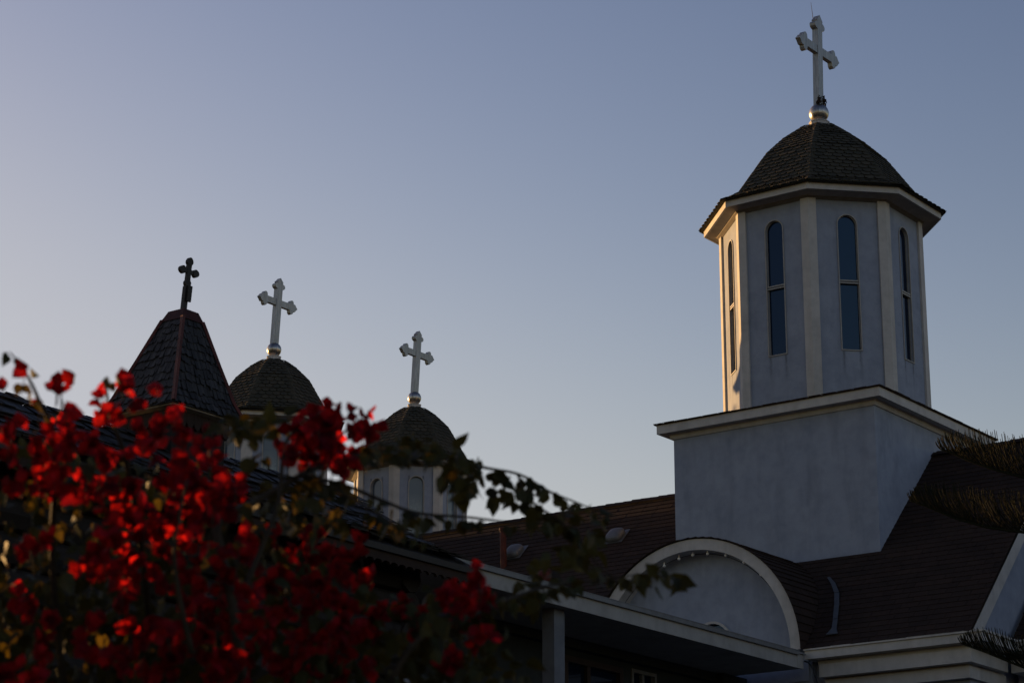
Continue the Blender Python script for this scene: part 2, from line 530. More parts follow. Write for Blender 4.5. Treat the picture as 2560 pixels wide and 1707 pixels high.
def build_tower(name, cx, cy, P, label):
    root = thing(name, (cx, cy, P['z0']), label, 'tower', 'octagonal church towers')
    R = P['R']; ap = R * cos(pi / 8); hs = R * sin(pi / 8)
    wall = MB()
    win_sets = []
    for k in range(8):
        a = radians(45 * k)
        n = Vector((cos(a), sin(a), 0)); u = Vector((-sin(a), cos(a), 0)); v = Vector((0, 0, 1))
        org = Vector((cx, cy, 0)) + n * ap
        w, z0, zt = P['win']
        loop = arch_loop(0, w, z0, zt)
        plate_with_holes(wall, org, u, v, n, [(-hs, P['z0']), (hs, P['z0']), (hs, P['zw']), (-hs, P['zw'])], [loop], 0.07)
        win_sets.append((org, u, v, n))
    wall.build("wall", M_TOWERWALL, root, recalc=False)
    for org, u, v, n in win_sets:
        w, z0, zt = P['win']
        fr = MB()
        ring_prism(fr, org, u, v, n, arch_loop(0, w + 0.014, z0 - 0.014, zt + 0.014), arch_loop(0, w - 0.004, z0 + 0.004, zt - 0.004), -0.01, 0.018)
        ring_prism(fr, org, u, v, n, arch_loop(0, w - 0.001, z0 + 0.001, zt - 0.001), arch_loop(0, w - 0.013, z0 + 0.013, zt - 0.013), -0.055, -0.03)
        fo = fr.build("window", M_FRAME, root)
        zr = P['rail']
        if zr:
            rb = MB()
            for dz in (-0.03, 0.012):
                rb.prism([org + u * (-w + 0.002) + v * (zr + dz) - n * 0.05, org + u * (w - 0.002) + v * (zr + dz) - n * 0.05,
                          org + u * (w - 0.002) + v * (zr + dz + 0.024) - n * 0.05, org + u * (-w + 0.002) + v * (zr + dz + 0.024) - n * 0.05], n * 0.055)
            rb.build("meeting_rail", M_FRAME, fo)
        gl = MB()
        lp = arch_loop(0, w, z0, zt)
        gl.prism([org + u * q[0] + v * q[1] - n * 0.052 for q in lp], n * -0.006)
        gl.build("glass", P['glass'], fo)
    # corner pilasters
    for k in range(8):
        a = radians(22.5 + 45 * k)
        a1, a2 = a - pi / 8, a + pi / 8
        n1 = Vector((cos(a1), sin(a1), 0)); n2 = Vector((cos(a2), sin(a2), 0))
        t1 = Vector((sin(a1), -cos(a1), 0)); t2 = Vector((-sin(a2), cos(a2), 0))
        V0 = Vector((cx + R * cos(a), cy + R * sin(a), 0)); pr = P['proud']
        Vo = Vector((cx + (R + pr / cos(pi / 8)) * cos(a), cy + (R + pr / cos(pi / 8)) * sin(a), 0))
        cw = P['colw']
        poly = [V0 + t1 * cw - n1 * 0.02, V0 + t1 * cw + n1 * pr, Vo, V0 + t2 * cw + n2 * pr, V0 + t2 * cw - n2 * 0.02]
        c = MB(); c.prism([q + Vector((0, 0, P['z0'])) for q in poly], (0, 0, P['zw'] - P['z0'] - 0.003))
        c.build("pilaster", M_TRIM, root)
    # frieze, soffit and fascia
    fz = MB()
    ring = [octa(cx, cy, R + 0.012, P['zw'] - 0.043), octa(cx, cy, R + 0.085, P['zw'] - 0.006), octa(cx, cy, R + 0.085, P['zs'] + 0.004)]
    fz.loft([octa(cx, cy, R - 0.02, P['zw'] - 0.045)] + ring, caps=False)
    fz.build("frieze_moulding", M_FRIEZE, root)
    cx0_, cy0_ = cx, cy
    cx, cy = cx + P['eshift'][0], cy + P['eshift'][1]
    sf = MB(); sf.loft([octa(cx, cy, R - 0.1, P['zs'] - 0.05), octa(cx, cy, P['Re'] - 0.02, P['zs'] + 0.015), octa(cx, cy, P['Re'] - 0.02, P['zs'] + 0.03), octa(cx, cy, R - 0.1, P['zs'] + 0.03)], caps=False)
    sf.build("soffit", M_SOFFIT, root)
    fa = MB()
    fa.loft([octa(cx, cy, P['Re'] - 0.04, P['zs']), octa(cx, cy, P['Re'], P['zs']), octa(cx, cy, P['Re'], P['zf']), octa(cx, cy, P['Re'] - 0.04, P['zf'])], caps=False)
    fa.build("fascia", M_TRIM, root)
    # dome
    dm = MB(); base = MB()
    prof = P['prof']; dx, dy = P['dshift']
    zlo, zhi = prof[0][1], prof[-1][1]
    rings = []
    for Rk, z in prof:
        f = (z - zlo) / (zhi - zlo)
        rings.append(octa(cx + dx * f, cy + dy * f, Rk, z))
    base.loft([[p + Vector((0, 0, -0.012)) for p in r] for r in rings], caps=True)
    dm.v += base.v; dm.f += base.f; dm.uv += base.uv; dm.mi += base.mi
    rnd = random.Random(5)
    for k in range(8):
        for i in range(len(rings) - 1):
            a, b = rings[i][k], rings[i][(k + 1) % 8]
            c, d = rings[i + 1][(k + 1) % 8], rings[i + 1][k]
            shingle_plane(dm, a, b, c, d, P['rowh'], P['tw'], 0.022, 0.06, True, 0, rnd)
        # hip tiles along the edge
        for i in range(len(rings) - 1):
            p, q = rings[i][k], rings[i + 1][k]
            ln = (q - p).length; nn = max(1, int(ln / (P['rowh'] * 1.15)))
            e1 = (rings[i][(k + 1) % 8] - p).normalized(); e2 = (rings[i][(k - 1) % 8] - p).normalized()
            out = Vector((p.x - cx, p.y - cy, 0)).normalized() * 0.012 + Vector((0, 0, 0.012))
            for j in range(nn):
                s0 = p.lerp(q, j / nn); s1 = p.lerp(q, min(1, (j + 1.3) / nn))
                wv = 0.075 * (1 + rnd.uniform(-.1, .1))
                lo_ = out * 1.5
                dm.add([s0 + lo_, s0 + e1 * wv + lo_ * 0.6, s1 + e1 * wv + out * 0.5, s1 + out, s0 + e2 * wv + lo_ * 0.6, s1 + e2 * wv + out * 0.5],
                       [(0, 1, 2, 3), (0, 3, 5, 4)])
    dm.build("dome_roof", M_SCALE, root, recalc=False)
    cx, cy = cx0_, cy0_
    fx, fy = cx + P['fshift'][0], cy + P['fshift'][1]
    cl = MB(); zc0, zc1, rc = P['collar']
    cl.loft([octa(fx, fy, rc * 1.45, zc0 - 0.05), octa(fx, fy, rc * 1.25, zc0 - 0.005), octa(fx, fy, rc * 1.02, zc0), octa(fx, fy, rc, zc1 - 0.02), octa(fx, fy, rc * 1.06, zc1 - 0.02), octa(fx, fy, rc * 1.06, zc1)])
    co = cl.build("collar", M_TRIM, root)
    bl = MB(); zb_, rb_ = P['ball']
    sphere(bl, (fx, fy, zb_), rb_, 32, 16, 0.03)
    bl.build("ball", M_BALL, root, smooth=True)
    cr = build_cross(root, "cross", fx, fy, *P['cross'])
    return root, cr, (fx, fy)

# ------------------------------------------------------------------ main tower with its square base
X0, Y0, X1, Y1 = -18.271, 35.583, -22.277, 39.68
TCX, TCY = -20.28, 37.62
MAIN = dict(R=1.84, z0=12.70, zw=16.565, zs=16.592, zf=16.715, Re=2.20, proud=0.04, colw=0.135, win=(0.178, 13.745, 16.255), rail=15.0, glass=M_GLASS,
            prof=[(2.29, 16.722), (2.10, 16.805), (1.87, 16.95), (1.23, 17.83), (0.85, 18.195), (0.34, 18.57)], dshift=(0.02, 0.03), eshift=(0.035, 0.012),
            rowh=0.105, tw=0.175, fshift=(0.06, 0.045), collar=(18.60, 18.71, 0.185), ball=(18.887, 0.187),
            cross=(19.04, 20.17, 20.88, 0.76, 0.088, 0.080, 0.185, 0.12, 0.02))
tower, main_cross, (mfx, mfy) = build_tower("octagonal_tower", TCX, TCY, MAIN, "largest pale blue octagonal tower, on a square base above the brown roof")
rod = MB(); rod.tube([(mfx - 0.03, mfy - 0.02, 20.80), (mfx - 0.055, mfy - 0.04, 21.17)], [0.007, 0.003], 5)
rod.build("lightning_rod", M_IRON, main_cross)
rr = random.Random(3)
for side in (-1, 1):
    fl = MB()
    for k in range(34):
        c = Vector((mfx + 0.08 + rr.uniform(-0.05, 0.02), mfy + side * 0.095 + rr.uniform(-.03, .03), 19.05 + abs(rr.gauss(0, 0.075))))
        pts = [c + Vector((rr.uniform(-.035, .035), rr.uniform(-.042, .042), rr.uniform(-.05, .05))) for _ in range(4)]
        fl.add(pts, [(0, 1, 2), (0, 2, 3), (0, 1, 3), (1, 2, 3)])
    fl.build("rusted_flakes", M_RUST, main_cross)

bw = MB()
bw.box(X1, X0, Y0, Y1, 8.2, 12.43)
bw.build("base_wall", M_STUCCO, tower)
def rect(o, z):
    return [Vector((X1 - o, Y0 - o, z)), Vector((X0 + o, Y0 - o, z)), Vector((X0 + o, Y1 + o, z)), Vector((X1 - o, Y1 + o, z))]
bm_ = MB()
bm_.loft([rect(0.0, 12.425), rect(0.025, 12.428), rect(0.05, 12.47), rect(0.055, 12.50), rect(0.07, 12.505), rect(0.075, 12.52), rect(0.03, 12.52)], caps=False)
bm_.build("base_moulding", M_TRIM, tower)
bf = MB()
bf.loft([rect(0.0, 12.521), rect(0.195, 12.521), rect(0.195, 12.515), rect(0.22, 12.515), rect(0.22, 12.675), rect(0.18, 12.675)], caps=False)
bf.build("base_fascia", M_TRIM, tower)
br = MB(); rr = random.Random(8)
br.loft([rect(0.19, 12.676), rect(0.255, 12.676), rect(0.255, 12.69), rect(-0.9, 12.86)], caps=False)
for side in range(4):
    a, b = rect(0.262, 12.684)[side], rect(0.262, 12.684)[(side + 1) % 4]
    c, d = rect(-0.9, 12.866)[(side + 1) % 4], rect(-0.9, 12.866)[side]
    shingle_plane(br, a, b, c, d, 0.145, 0.3, 0.012, 0.15, False, 0.05, rr)
br.build("base_roof", M_BROWN, tower, recalc=False)

# ------------------------------------------------------------------ twin towers
TW = dict(R=1.235, z0=8.5, zw=13.96, zs=13.98, zf=14.065, Re=1.50, proud=0.035, colw=0.115, win=(0.160, 11.7, 13.70), rail=12.35, glass=M_PAINTED_REFLECTION,
          prof=[(1.60, 14.075), (1.40, 14.16), (1.23, 14.30), (0.80, 15.00), (0.50, 15.29), (0.24, 15.475)], dshift=(0.05, 0.04), eshift=(0, 0),
          rowh=0.095, tw=0.15, fshift=(0.055, 0.045), collar=(15.485, 15.575, 0.148), ball=(15.725, 0.15),
          cross=(15.85, 16.73, 17.25, 0.575, 0.078, 0.066, 0.146, 0.10, 0.045))
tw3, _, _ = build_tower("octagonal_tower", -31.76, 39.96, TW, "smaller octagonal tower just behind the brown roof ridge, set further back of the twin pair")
tw2 = copy_tree(tw3)
tw2.location = (-31.79, 35.37, TW['z0'])
tw2['label'] = "smaller octagonal tower half hidden behind the dark wooden spire, nearer of the twin pair"

# ------------------------------------------------------------------ church nave
church = thing("church", (-24, 37.7, 0), "pale blue church with brown shingle roof and rounded gable", 'church')
SL = 0.97
YR, ZR = 37.76, 12.01
YE, ZE = 33.70, 8.07
XW, XE = -33.6, -15.87
roofz = lambda y: ZE + SL * (y - YE)
nw = MB()
nw.box(XW + 0.4, -16.1, 34.15, 41.3, 0, 7.88)
# arched bay under the rounded gable
ACX, ACZ, AR = -20.79, 8.059, 2.03
nw.box(ACX - AR + 0.01, -18.765, 34.0, 34.3, 0, 8.05)
nw.build("wall", M_STUCCO, church)
ty = MB()
k = 40
org, u_, v_, n_ = Vector((ACX, 33.97, 0)), Vector((1, 0, 0)), Vector((0, 0, 1)), Vector((0, -1, 0))
outer = [(-AR + .05, 7.6), (AR - .05, 7.6)] + [((AR - .05) * cos(pi * i / k), ACZ + (AR - .05) * sin(pi * i / k)) for i in range(k + 1)]
wl = arch_loop(0.21, 0.34, 7.75, 8.70)
plate_with_holes(ty, org, u_, v_, n_, outer, [wl], 0.08)
ty.build("gable_wall", M_STUCCO, church, recalc=False)
aw = MB()
ring_prism(aw, org, u_, v_, n_, arch_loop(0.21, 0.375, 7.72, 8.735), arch_loop(0.21, 0.335, 7.755, 8.695), -0.02, 0.05)
awo = aw.build("arched_window", M_TRIM, church)
ag = MB(); ag.prism([org + u_ * q[0] + v_ * q[1] - n_ * 0.06 for q in wl], (0, 0.01, 0)); ag.build("glass", M_GLASS, awo)
# arch band
ab = MB()
def arc_ring(r, y):
    return [Vector((ACX + r * cos(pi * i / 48), y, ACZ + r * sin(pi * i / 48))) for i in range(49)]
sec = [(AR, 33.64), (AR - 0.185, 33.64), (AR - 0.185, 33.985), (AR, 33.985)]
prof_rings = [arc_ring(r, y) for r, y in sec]
n49 = 49
vsx = [p for r_ in prof_rings for p in r_]; fsx = []
for a_ in range(len(sec)):
    b_ = (a_ + 1) % len(sec)
    for i in range(48):
        fsx.append((a_ * n49 + i, a_ * n49 + i + 1, b_ * n49 + i + 1, b_ * n49 + i))
fsx += [tuple(a_ * n49 for a_ in range(len(sec))), tuple(a_ * n49 + 48 for a_ in range(len(sec)))[::-1]]
ab.add(vsx, fsx)
ab.build("arch_band", M_TRIM, church)
# barrel roof over the arch, in courses that follow the curve
ba = MB(); rr = random.Random(21)
crs = 44
for i in range(crs):
    a0, a1 = pi * i / crs, pi * (i + 1.25) / crs
    if a0 > pi / 2: a0, a1 = pi * (i + 1) / crs, pi * (i - 0.25) / crs
    y = 33.60 + rr.uniform(-0.15, 0)
    first = True
    while y < 36.2:
        w = 0.3 * rr.uniform(0.85, 1.15)
        ya, yb = max(y, 33.60), y + w - 0.006
        y += w
        lf = 0.018 + rr.uniform(0, 0.006)
        pts = []
        for yy in (ya, yb):
            for aa, hh in ((a0, lf + 0.012), (a1, 0.012), (a0, lf - 0.004)):
                pts.append((ACX + (AR + hh) * cos(aa), yy, ACZ + (AR + hh) * sin(aa)))
        ba.add(pts, [(0, 1, 4, 3), (0, 3, 5, 2), (0, 2, 1), (3, 4, 5)])
sh = [arc_ring(AR + 0.008, 33.61), arc_ring(AR + 0.008, 36.2)]
ba.loft(sh, caps=False, closed=False)
ba.build("barrel_roof", M_BROWN, church, recalc=False)

# main gable roof
rf = MB(); rr = random.Random(4)
YC = 34.06
def slab(x0, x1, y0, z_off=0.0):
    rf.prism([(x0, y0, roofz(y0) - 0.02), (x0, YR, ZR - 0.03), (x0, 2 * YR - YE, ZE - 0.02), (x0, 2 * YR - YE, ZE - 0.12), (x0, YR, ZR - 0.13), (x0, y0, roofz(y0) - 0.12)], (x1 - x0, 0, 0))
XA, XB = ACX - AR - 0.02, ACX + AR + 0.02
slab(XW, XA, YE + 0.035); slab(XA, XB, YC); slab(XB, XE, YE + 0.035)
rows_off = round((YC - YE + 0.02) / 0.102)
ym = YE - 0.02 + rows_off * (YR - YE + 0.02) / round((YR - YE + 0.02) * sqrt(1 + SL * SL) / 0.142)
for x0, x1, y0 in ((XW, XA, YE - 0.02), (XA, XB, ym), (XB, XE + 0.03, YE - 0.02)):
    z0 = ZE - 0.02 + (y0 - YE + 0.02) * (ZR - ZE + 0.02) / (YR - YE + 0.02)
    shingle_plane(rf, (x0, y0, z0), (x1, y0, z0), (x1, YR, ZR), (x0, YR, ZR), 0.142, 0.33, 0.012, 0.06, False, 0.02, rr, 0.012)
for i in range(int((XE - XW) / 0.2)):
    x = XW + i * 0.2
    h = 0.03 + rr.uniform(0, 0.012)
    rf.add([(x, YR - 0.11, ZR - 0.07 + h), (x + 0.24, YR - 0.11, ZR - 0.08 + h), (x + 0.24, YR, ZR + h), (x, YR, ZR + h + 0.01), (x + 0.24, YR + 0.11, ZR - 0.08 + h), (x, YR + 0.11, ZR - 0.07 + h)],
           [(0, 1, 2, 3), (3, 2, 4, 5)])
rf.build("roof", M_BROWN, church, recalc=False)

# extension roof and wall beyond the gable
ex = MB()
EY, EZ = 35.20, 8.10
ex.box(-16.0, -9.0, 35.7, 39.9, 0, 7.9)
ex.build("extension_wall", M_STUCCO, church)
er = MB(); rr = random.Random(14)
EZR = EZ + 1.03 * (YR - EY)
er.prism([(-15.84, EY + 0.035, EZ - 0.02), (-15.84, YR, EZR - 0.03), (-15.84, 2 * YR - EY, EZ - 0.02), (-15.84, 2 * YR - EY, EZ - 0.12), (-15.84, YR, EZR - 0.13), (-15.84, EY + 0.035, EZ - 0.12)], (7.2, 0, 0))
shingle_plane(er, (-15.84, EY - 0.02, EZ - 0.01), (-8.6, EY - 0.02, EZ - 0.01), (-8.6, YR, EZR), (-15.84, YR, EZR), 0.142, 0.33, 0.012, 0.06, False, 0.02, rr, 0.012)
er.build("extension_roof", M_BROWN, church, recalc=False)
# gable wall and barge board
gw = MB()
gw.prism([(-16.1, 33.78, 8.0), (-16.1, YR, ZR - 0.16), (-16.1, 2 * YR - 33.78, 8.0)], (0.15, 0, 0))
gw.build("end_gable_wall", M_STUCCO, church)
bb = MB()
for s in (1, -1):
    f = lambda y: y if s == 1 else 2 * YR - y
    bb.prism([(-15.95, f(33.82), 8.085), (-15.95, f(YR), ZR - 0.045), (-15.95, f(YR), ZR - 0.39), (-15.95, f(34.18), 8.10)], (0.08, 0, 0))
bb.build("barge_board", M_TRIM, church)

# eaves: fascia, gutter lip and stepped cornice, returning round the corner
def eave_run(mb, x0, x1, yf, xr, z0, z1, depth, yret):
    "board along the front at y=yf and round the right corner along x=xr"
    mb.box(x0, xr, yf, yf + depth, z0, z1)
    mb.box(xr - depth, xr, yf + depth, yret, z0, z1)
fa = MB()
eave_run(fa, -18.73, -15.65, 33.70, -15.65, 7.895, 8.03, 0.03, 34.95)
fa.box(XW, -22.85, 33.70, 33.73, 7.895, 8.03)
fa.box(-15.65, -8.6, 34.95, 34.98, 7.895, 8.03)
eave_run(fa, -18.735, -15.63, 33.672, -15.625, 8.031, 8.065, 0.05, 34.92)
fa.box(-15.62, -8.6, 34.922, 34.97, 8.031, 8.065)
fa.build("fascia", M_TRIM, church)
co = MB()
eave_run(co, -18.72, -15.70, 33.731, -15.682, 7.89, 7.91, 0.45, 34.99)
co.box(-15.70, -8.6, 34.99, 35.75, 7.89, 7.91)
eave_run(co, -18.56, -15.92, 33.85, -15.92, 7.615, 7.82, 0.31, 35.15)
eave_run(co, -18.60, -15.96, 33.90, -15.96, 7.821, 7.889, 0.26, 35.20)
eave_run(co, -18.54, -16.03, 34.00, -16.03, 7.40, 7.585, 0.16, 35.3)
eave_run(co, -18.58, -16.06, 34.04, -16.06, 7.586, 7.614, 0.12, 35.3)
co.box(-15.91, -8.8, 35.25, 35.70, 7.615, 7.82)
co.build("stepped_cornice", M_TRIM, church)

# roof furniture
def roofpt(px, py):
    n = Vector((0, -SL, 1)); d = ZE - SL * YE
    r = ray(px, py); c = Vector((0, 0, 1.6))
    return c + r * ((d - n.dot(c)) / n.dot(r))
ES = Vector((0, 1, SL)).normalized(); EN = Vector((0, -SL, 1)).normalized(); EX = Vector((1, 0, 0))
def roof_vent(p):
    m = MB()
    P = lambda a, b, c: p + EX * a + ES * b + EN * c
    m.add([P(-.21, -.20, .022), P(.21, -.20, .022), P(.21, .22, .022), P(-.21, .22, .022), P(-.21, -.20, .03), P(.21, -.20, .03), P(.21, .22, .03), P(-.21, .22, .03)],
          [(0, 3, 2, 1), (4, 5, 6, 7), (0, 1, 5, 4), (1, 2, 6, 5), (2, 3, 7, 6), (3, 0, 4, 7)])
    def rr_(k, z, shift=0.0):
        out = []
        for q in range(20):
            a = 2 * pi * q / 20
            c, sn = cos(a), sin(a)
            out.append(P(0.165 * k * math.copysign(abs(c) ** 0.6, c), shift + 0.17 * k * math.copysign(abs(sn) ** 0.6, sn), z))
        return out
    m.loft([rr_(0.92, .03), rr_(0.92, .05), rr_(1.08, .055, -0.01), rr_(1.06, .095, -0.01), rr_(0.96, .128, -0.01), rr_(0.74, .152, -0.005), rr_(0.45, .165), rr_(0.15, .170)])
    return m
for q in ((1060 + 590 / 2.583, 1100 + 735 / 2.583), (1060 + 1245 / 2.583, 1100 + 632 / 2.583)):
    roof_vent(roofpt(*q)).build("roof_vent", M_VENT, church)
# rust red hood low on the roof
p = roofpt(1060 + 770 / 2.583, 1100 + 900 / 2.583)
hd = MB()
rings = []
for b, rad in ((-0.22, 0.20), (0.0, 0.18), (0.28, 0.05)):
    rings.append([p + EX * rad * cos(pi * i / 10) * 1.1 + ES * b + EN * (0.02 + rad * sin(pi * i / 10)) for i in range(11)])
hd.loft(rings)
hd.build("hooded_vent", M_OXIDE, church)
p = roofpt(1060 + 515 / 2.583, 1100 + 822 / 2.583)
pp = MB(); pp.tube([p - Vector((0, 0, 0.1)), p + Vector((-0.02, 0, 0.74))], 0.062, 10); pp.tube([p + Vector((-0.02, 0, 0.72)), p + Vector((-0.02, 0, 0.77))], 0.078, 10)
pp.build("vent_pipe", M_OXIDE, church)
st = MB()
pth = [(1010, 1036), (1034, 1068), (1052, 1115), (1052, 1180), (1045, 1250), (1038, 1300), (1030, 1328)]
wds = [0.03, 0.045, 0.05, 0.048, 0.046, 0.05, 0.12]
L_, R_ = [], []
for (zx, zy), w in zip(pth, wds):
    c = roofpt(1580 + zx / 2.0439, 940 + zy / 2.0439)
    L_.append(c - EX * w); R_.append(c + EX * w * 0.8)
for i in range(len(pth) - 1):
    h0 = 0.030 + (i % 2) * 0.008
    st.prism([L_[i] + EN * h0, R_[i] + EN * h0, R_[i + 1] + EN * h0, L_[i + 1] + EN * h0], EN * 0.014)
st.build("flashing_strip", M_FLASH, church)

# ------------------------------------------------------------------ porch wing
porch = thing("porch_wing", (-20.5, 28, 0), "flat roofed porch wing with long pale fascia, below the rounded gable", 'porch')
PX = -18.72
m = MB(); m.box(-23.0, PX - 0.03, 23.0, 33.6, 7.80, 7.97); m.build("flat_roof", M_VENT, porch)
m = MB()
m.box(PX - 0.03, PX, 23.0, 33.44, 7.73, 7.93)
m.box(PX - 0.03, PX + 0.004, 33.44, 33.63, 7.73, 7.955)
m.box(-23.0, PX - 0.03, 22.97, 23.0, 7.73, 7.97)
m.build("fascia", M_PORCH, porch)
m = MB()
m.box(PX - 0.04, PX + 0.045, 23.0, 33.44, 7.931, 7.992)
m.box(PX - 0.04, PX + 0.050, 23.0, 33.44, 7.993, 8.004)
m.box(PX - 0.05, PX + 0.035, 33.44, 33.66, 7.956, 7.985)
m.build("gutter", M_GREYFRAME, porch)
m = MB(); m.box(-22.9, PX - 0.031, 23.02, 33.62, 7.74, 7.79); m.build("soffit", M_PORCH, porch)
m = MB()
org, u_, v_, n_ = Vector((-20.2, 0, 0)), Vector((0, 1, 0)), Vector((0, 0, 1)), Vector((1, 0, 0))
W1 = [(29.10, 5.9), (30.66, 5.9), (30.66, 7.50), (29.10, 7.50)]
W2 = [(30.90, 6.6), (31.60, 6.6), (31.60, 7.53), (30.90, 7.53)]
plate_with_holes(m, org, u_, v_, n_, [(23.3, 0), (33.95, 0), (33.95, 7.735), (23.3, 7.735)], [W1, W2], 0.1)
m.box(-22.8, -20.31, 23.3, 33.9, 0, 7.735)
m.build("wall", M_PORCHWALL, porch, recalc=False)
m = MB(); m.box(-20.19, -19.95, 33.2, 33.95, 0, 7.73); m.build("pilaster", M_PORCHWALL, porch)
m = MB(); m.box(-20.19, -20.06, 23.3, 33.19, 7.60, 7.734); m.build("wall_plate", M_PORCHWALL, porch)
for y in (27.0,):
    m = MB(); m.box(-19.10, -18.90, y, y + 0.25, 0, 7.735); m.build("post", M_POST, porch)
def sash(parent, rectp, mull, mat, w=0.06):
    (ya, za), (yb, zb) = rectp[0], rectp[2]
    f = MB()
    o_ = [(ya, za), (yb, za), (yb, zb), (ya, zb)]
    i_ = [(ya + w, za + w), (yb - w, za + w), (yb - w, zb - w), (ya + w, zb - w)]
    ring_prism(f, org, u_, v_, n_, o_, i_, -0.06, 0.02)
    f.box(-20.25, -20.195, mull - w / 2, mull + w / 2, za + w, zb - w)
    fo = f.build("window", mat, parent)
    for a, b in ((ya + w, mull - w / 2), (mull + w / 2, yb - w)):
        gmb = MB(); gmb.box(-20.262, -20.255, a - 0.02, b + 0.02, za + w - 0.02, zb - w + 0.02); gmb.build("pane", M_GLASS, fo)
sash(porch, W1, 29.75, M_DARKFRAME, 0.09)
sash(porch, W2, 31.24, M_GREYFRAME, 0.055)

# ------------------------------------------------------------------ string lights along the arch, loose cable
sl_ = thing("string_lights", (ACX, 33.75, ACZ), "string of small unlit white globe bulbs along the rounded gable's inner edge", 'string lights')
w = MB(); w.tube([Vector((ACX + 1.80 * cos(radians(a)), 33.78, ACZ + 1.80 * sin(radians(a)))) for a in range(8, 176, 4)], 0.006, 4)
w.build("wire", M_CABLE, sl_)
for zx, zy in ((240, 932), (311, 912), (387, 906), (480, 914), (572, 950), (659, 1013), (729, 1088), (778, 1181), (165, 968), (100, 1016)):
    c = hit(1580 + zx / 2.0439, 940 + zy / 2.0439, 1, 33.76)
    b = MB(); sphere(b, c, 0.027, 10, 8); b.tube([c + Vector((0, 0, 0.018)), c + Vector((0, 0, 0.06))], 0.012, 6)
    b.build("bulb", M_BULB, sl_, smooth=True)
cb = MB()
zp = lambda x, y: hit(1400 + x / 3.36, 1560 + y / 3.36, 1, 33.62)
a0 = zp(2052, 308)
cb.tube([a0, zp(2085, 318), zp(2112, 345), zp(2135, 395), zp(2158, 470), zp(2190, 640), zp(2195, 900)], 0.014, 6)
co_ = cb.build("hanging_cable", M_CABLE)
tag(co_, "thin black cable looping down from the porch fascia's far end", 'cable')

# ------------------------------------------------------------------ dark wooden chapel
SX, SY = -15.80, 16.20
chapel = thing("wooden_chapel", (SX, SY, 0), "dark wooden chapel with shingled roof and steep pyramid spire", 'chapel')
RZ, EW, EZc, YA, YB = 7.32, 1.62, 6.39, 8.5, 18.95
m = MB(); m.box(SX - 1.15, SX + 1.15, YA + 0.6, YB - 0.65, 0, 6.55)
for k in range(22):
    z = 0.15 + k * 0.29
    m.tube([(SX + 1.15, YA + 0.5, z), (SX + 1.15, YB - 0.52, z)], 0.15, 8)
    m.tube([(SX - 1.15, YA + 0.5, z), (SX - 1.15, YB - 0.52, z)], 0.15, 8)
    m.tube([(SX - 1.3, YB - 0.66, z), (SX + 1.3, YB - 0.66, z)], 0.15, 8)
m.prism([(SX - 1.15, YB - 0.7, 6.5), (SX + 1.15, YB - 0.7, 6.5), (SX, YB - 0.7, 7.15)], (0, 0.1, 0))
m.build("log_wall", M_DARKWOOD, chapel)
m = MB(); rr = random.Random(31)
m.prism([(SX - EW, YA, EZc), (SX, YA, RZ - 0.03), (SX + EW, YA, EZc), (SX + EW, YA, EZc - 0.06), (SX, YA, RZ - 0.1), (SX - EW, YA, EZc - 0.06)], (0, YB - YA, 0))
sg = EZc - 0.01
def curve_pts(s):
    "slightly swept slope"
    return [(SX + s * EW * t, EZc + (RZ - EZc) * ((1 - t) - 0.10 * sin(pi * t))) for t in (1.0, 0.66, 0.33, 0.0)]
for s in (1, -1):
    pts = curve_pts(s)
    for i in range(3):
        (xa, za), (xb, zb_) = pts[i], pts[i + 1]
        A_, B_ = (xa, YA, za + 0.05), (xa, YB + 0.03, za + 0.05)
        C_, D_ = (xb, YB + 0.03, zb_ + 0.05), (xb, YA, zb_ + 0.05)
        if s == -1: A_, B_, C_, D_ = B_, A_, D_, C_
        shingle_plane(m, A_, B_, C_, D_, 0.19, 0.115, 0.028, 0.22, False, 0.18, rr)
for i in range(int((YB - YA) / 0.14)):
    y = YA + i * 0.14
    h = 0.04 + rr.uniform(0, 0.035)
    for s in (1, -1):
        m.add([(SX, y, RZ + h), (SX, y + 0.125, RZ + h), (SX + s * 0.13, y + 0.125, RZ - 0.04 + h * 0.6), (SX + s * 0.13, y, RZ - 0.04 + h * 0.6)], [(0, 1, 2, 3)])
m.build("roof", M_WOOD_SHINGLE, chapel, recalc=False)
# scalloped eave boards
m = MB()
x = SX + EW - 0.06
y = YA
while y < YB - 0.02:
    zt = EZc - 0.01
    m.prism([(x, y, zt), (x, y + 0.12, zt), (x, y + 0.12, zt - 0.13), (x, y + 0.085, zt - 0.135), (x, y + 0.06, zt - 0.16), (x, y + 0.035, zt - 0.135), (x, y, zt - 0.13)], (0.03, 0, 0))
    y += 0.1205
m.box(x - 0.05, x + 0.05, YB - 0.04, YB + 0.0, EZc - 0.13, EZc + 0.02)
m.build("eave_board", M_FRETWOOD, chapel)
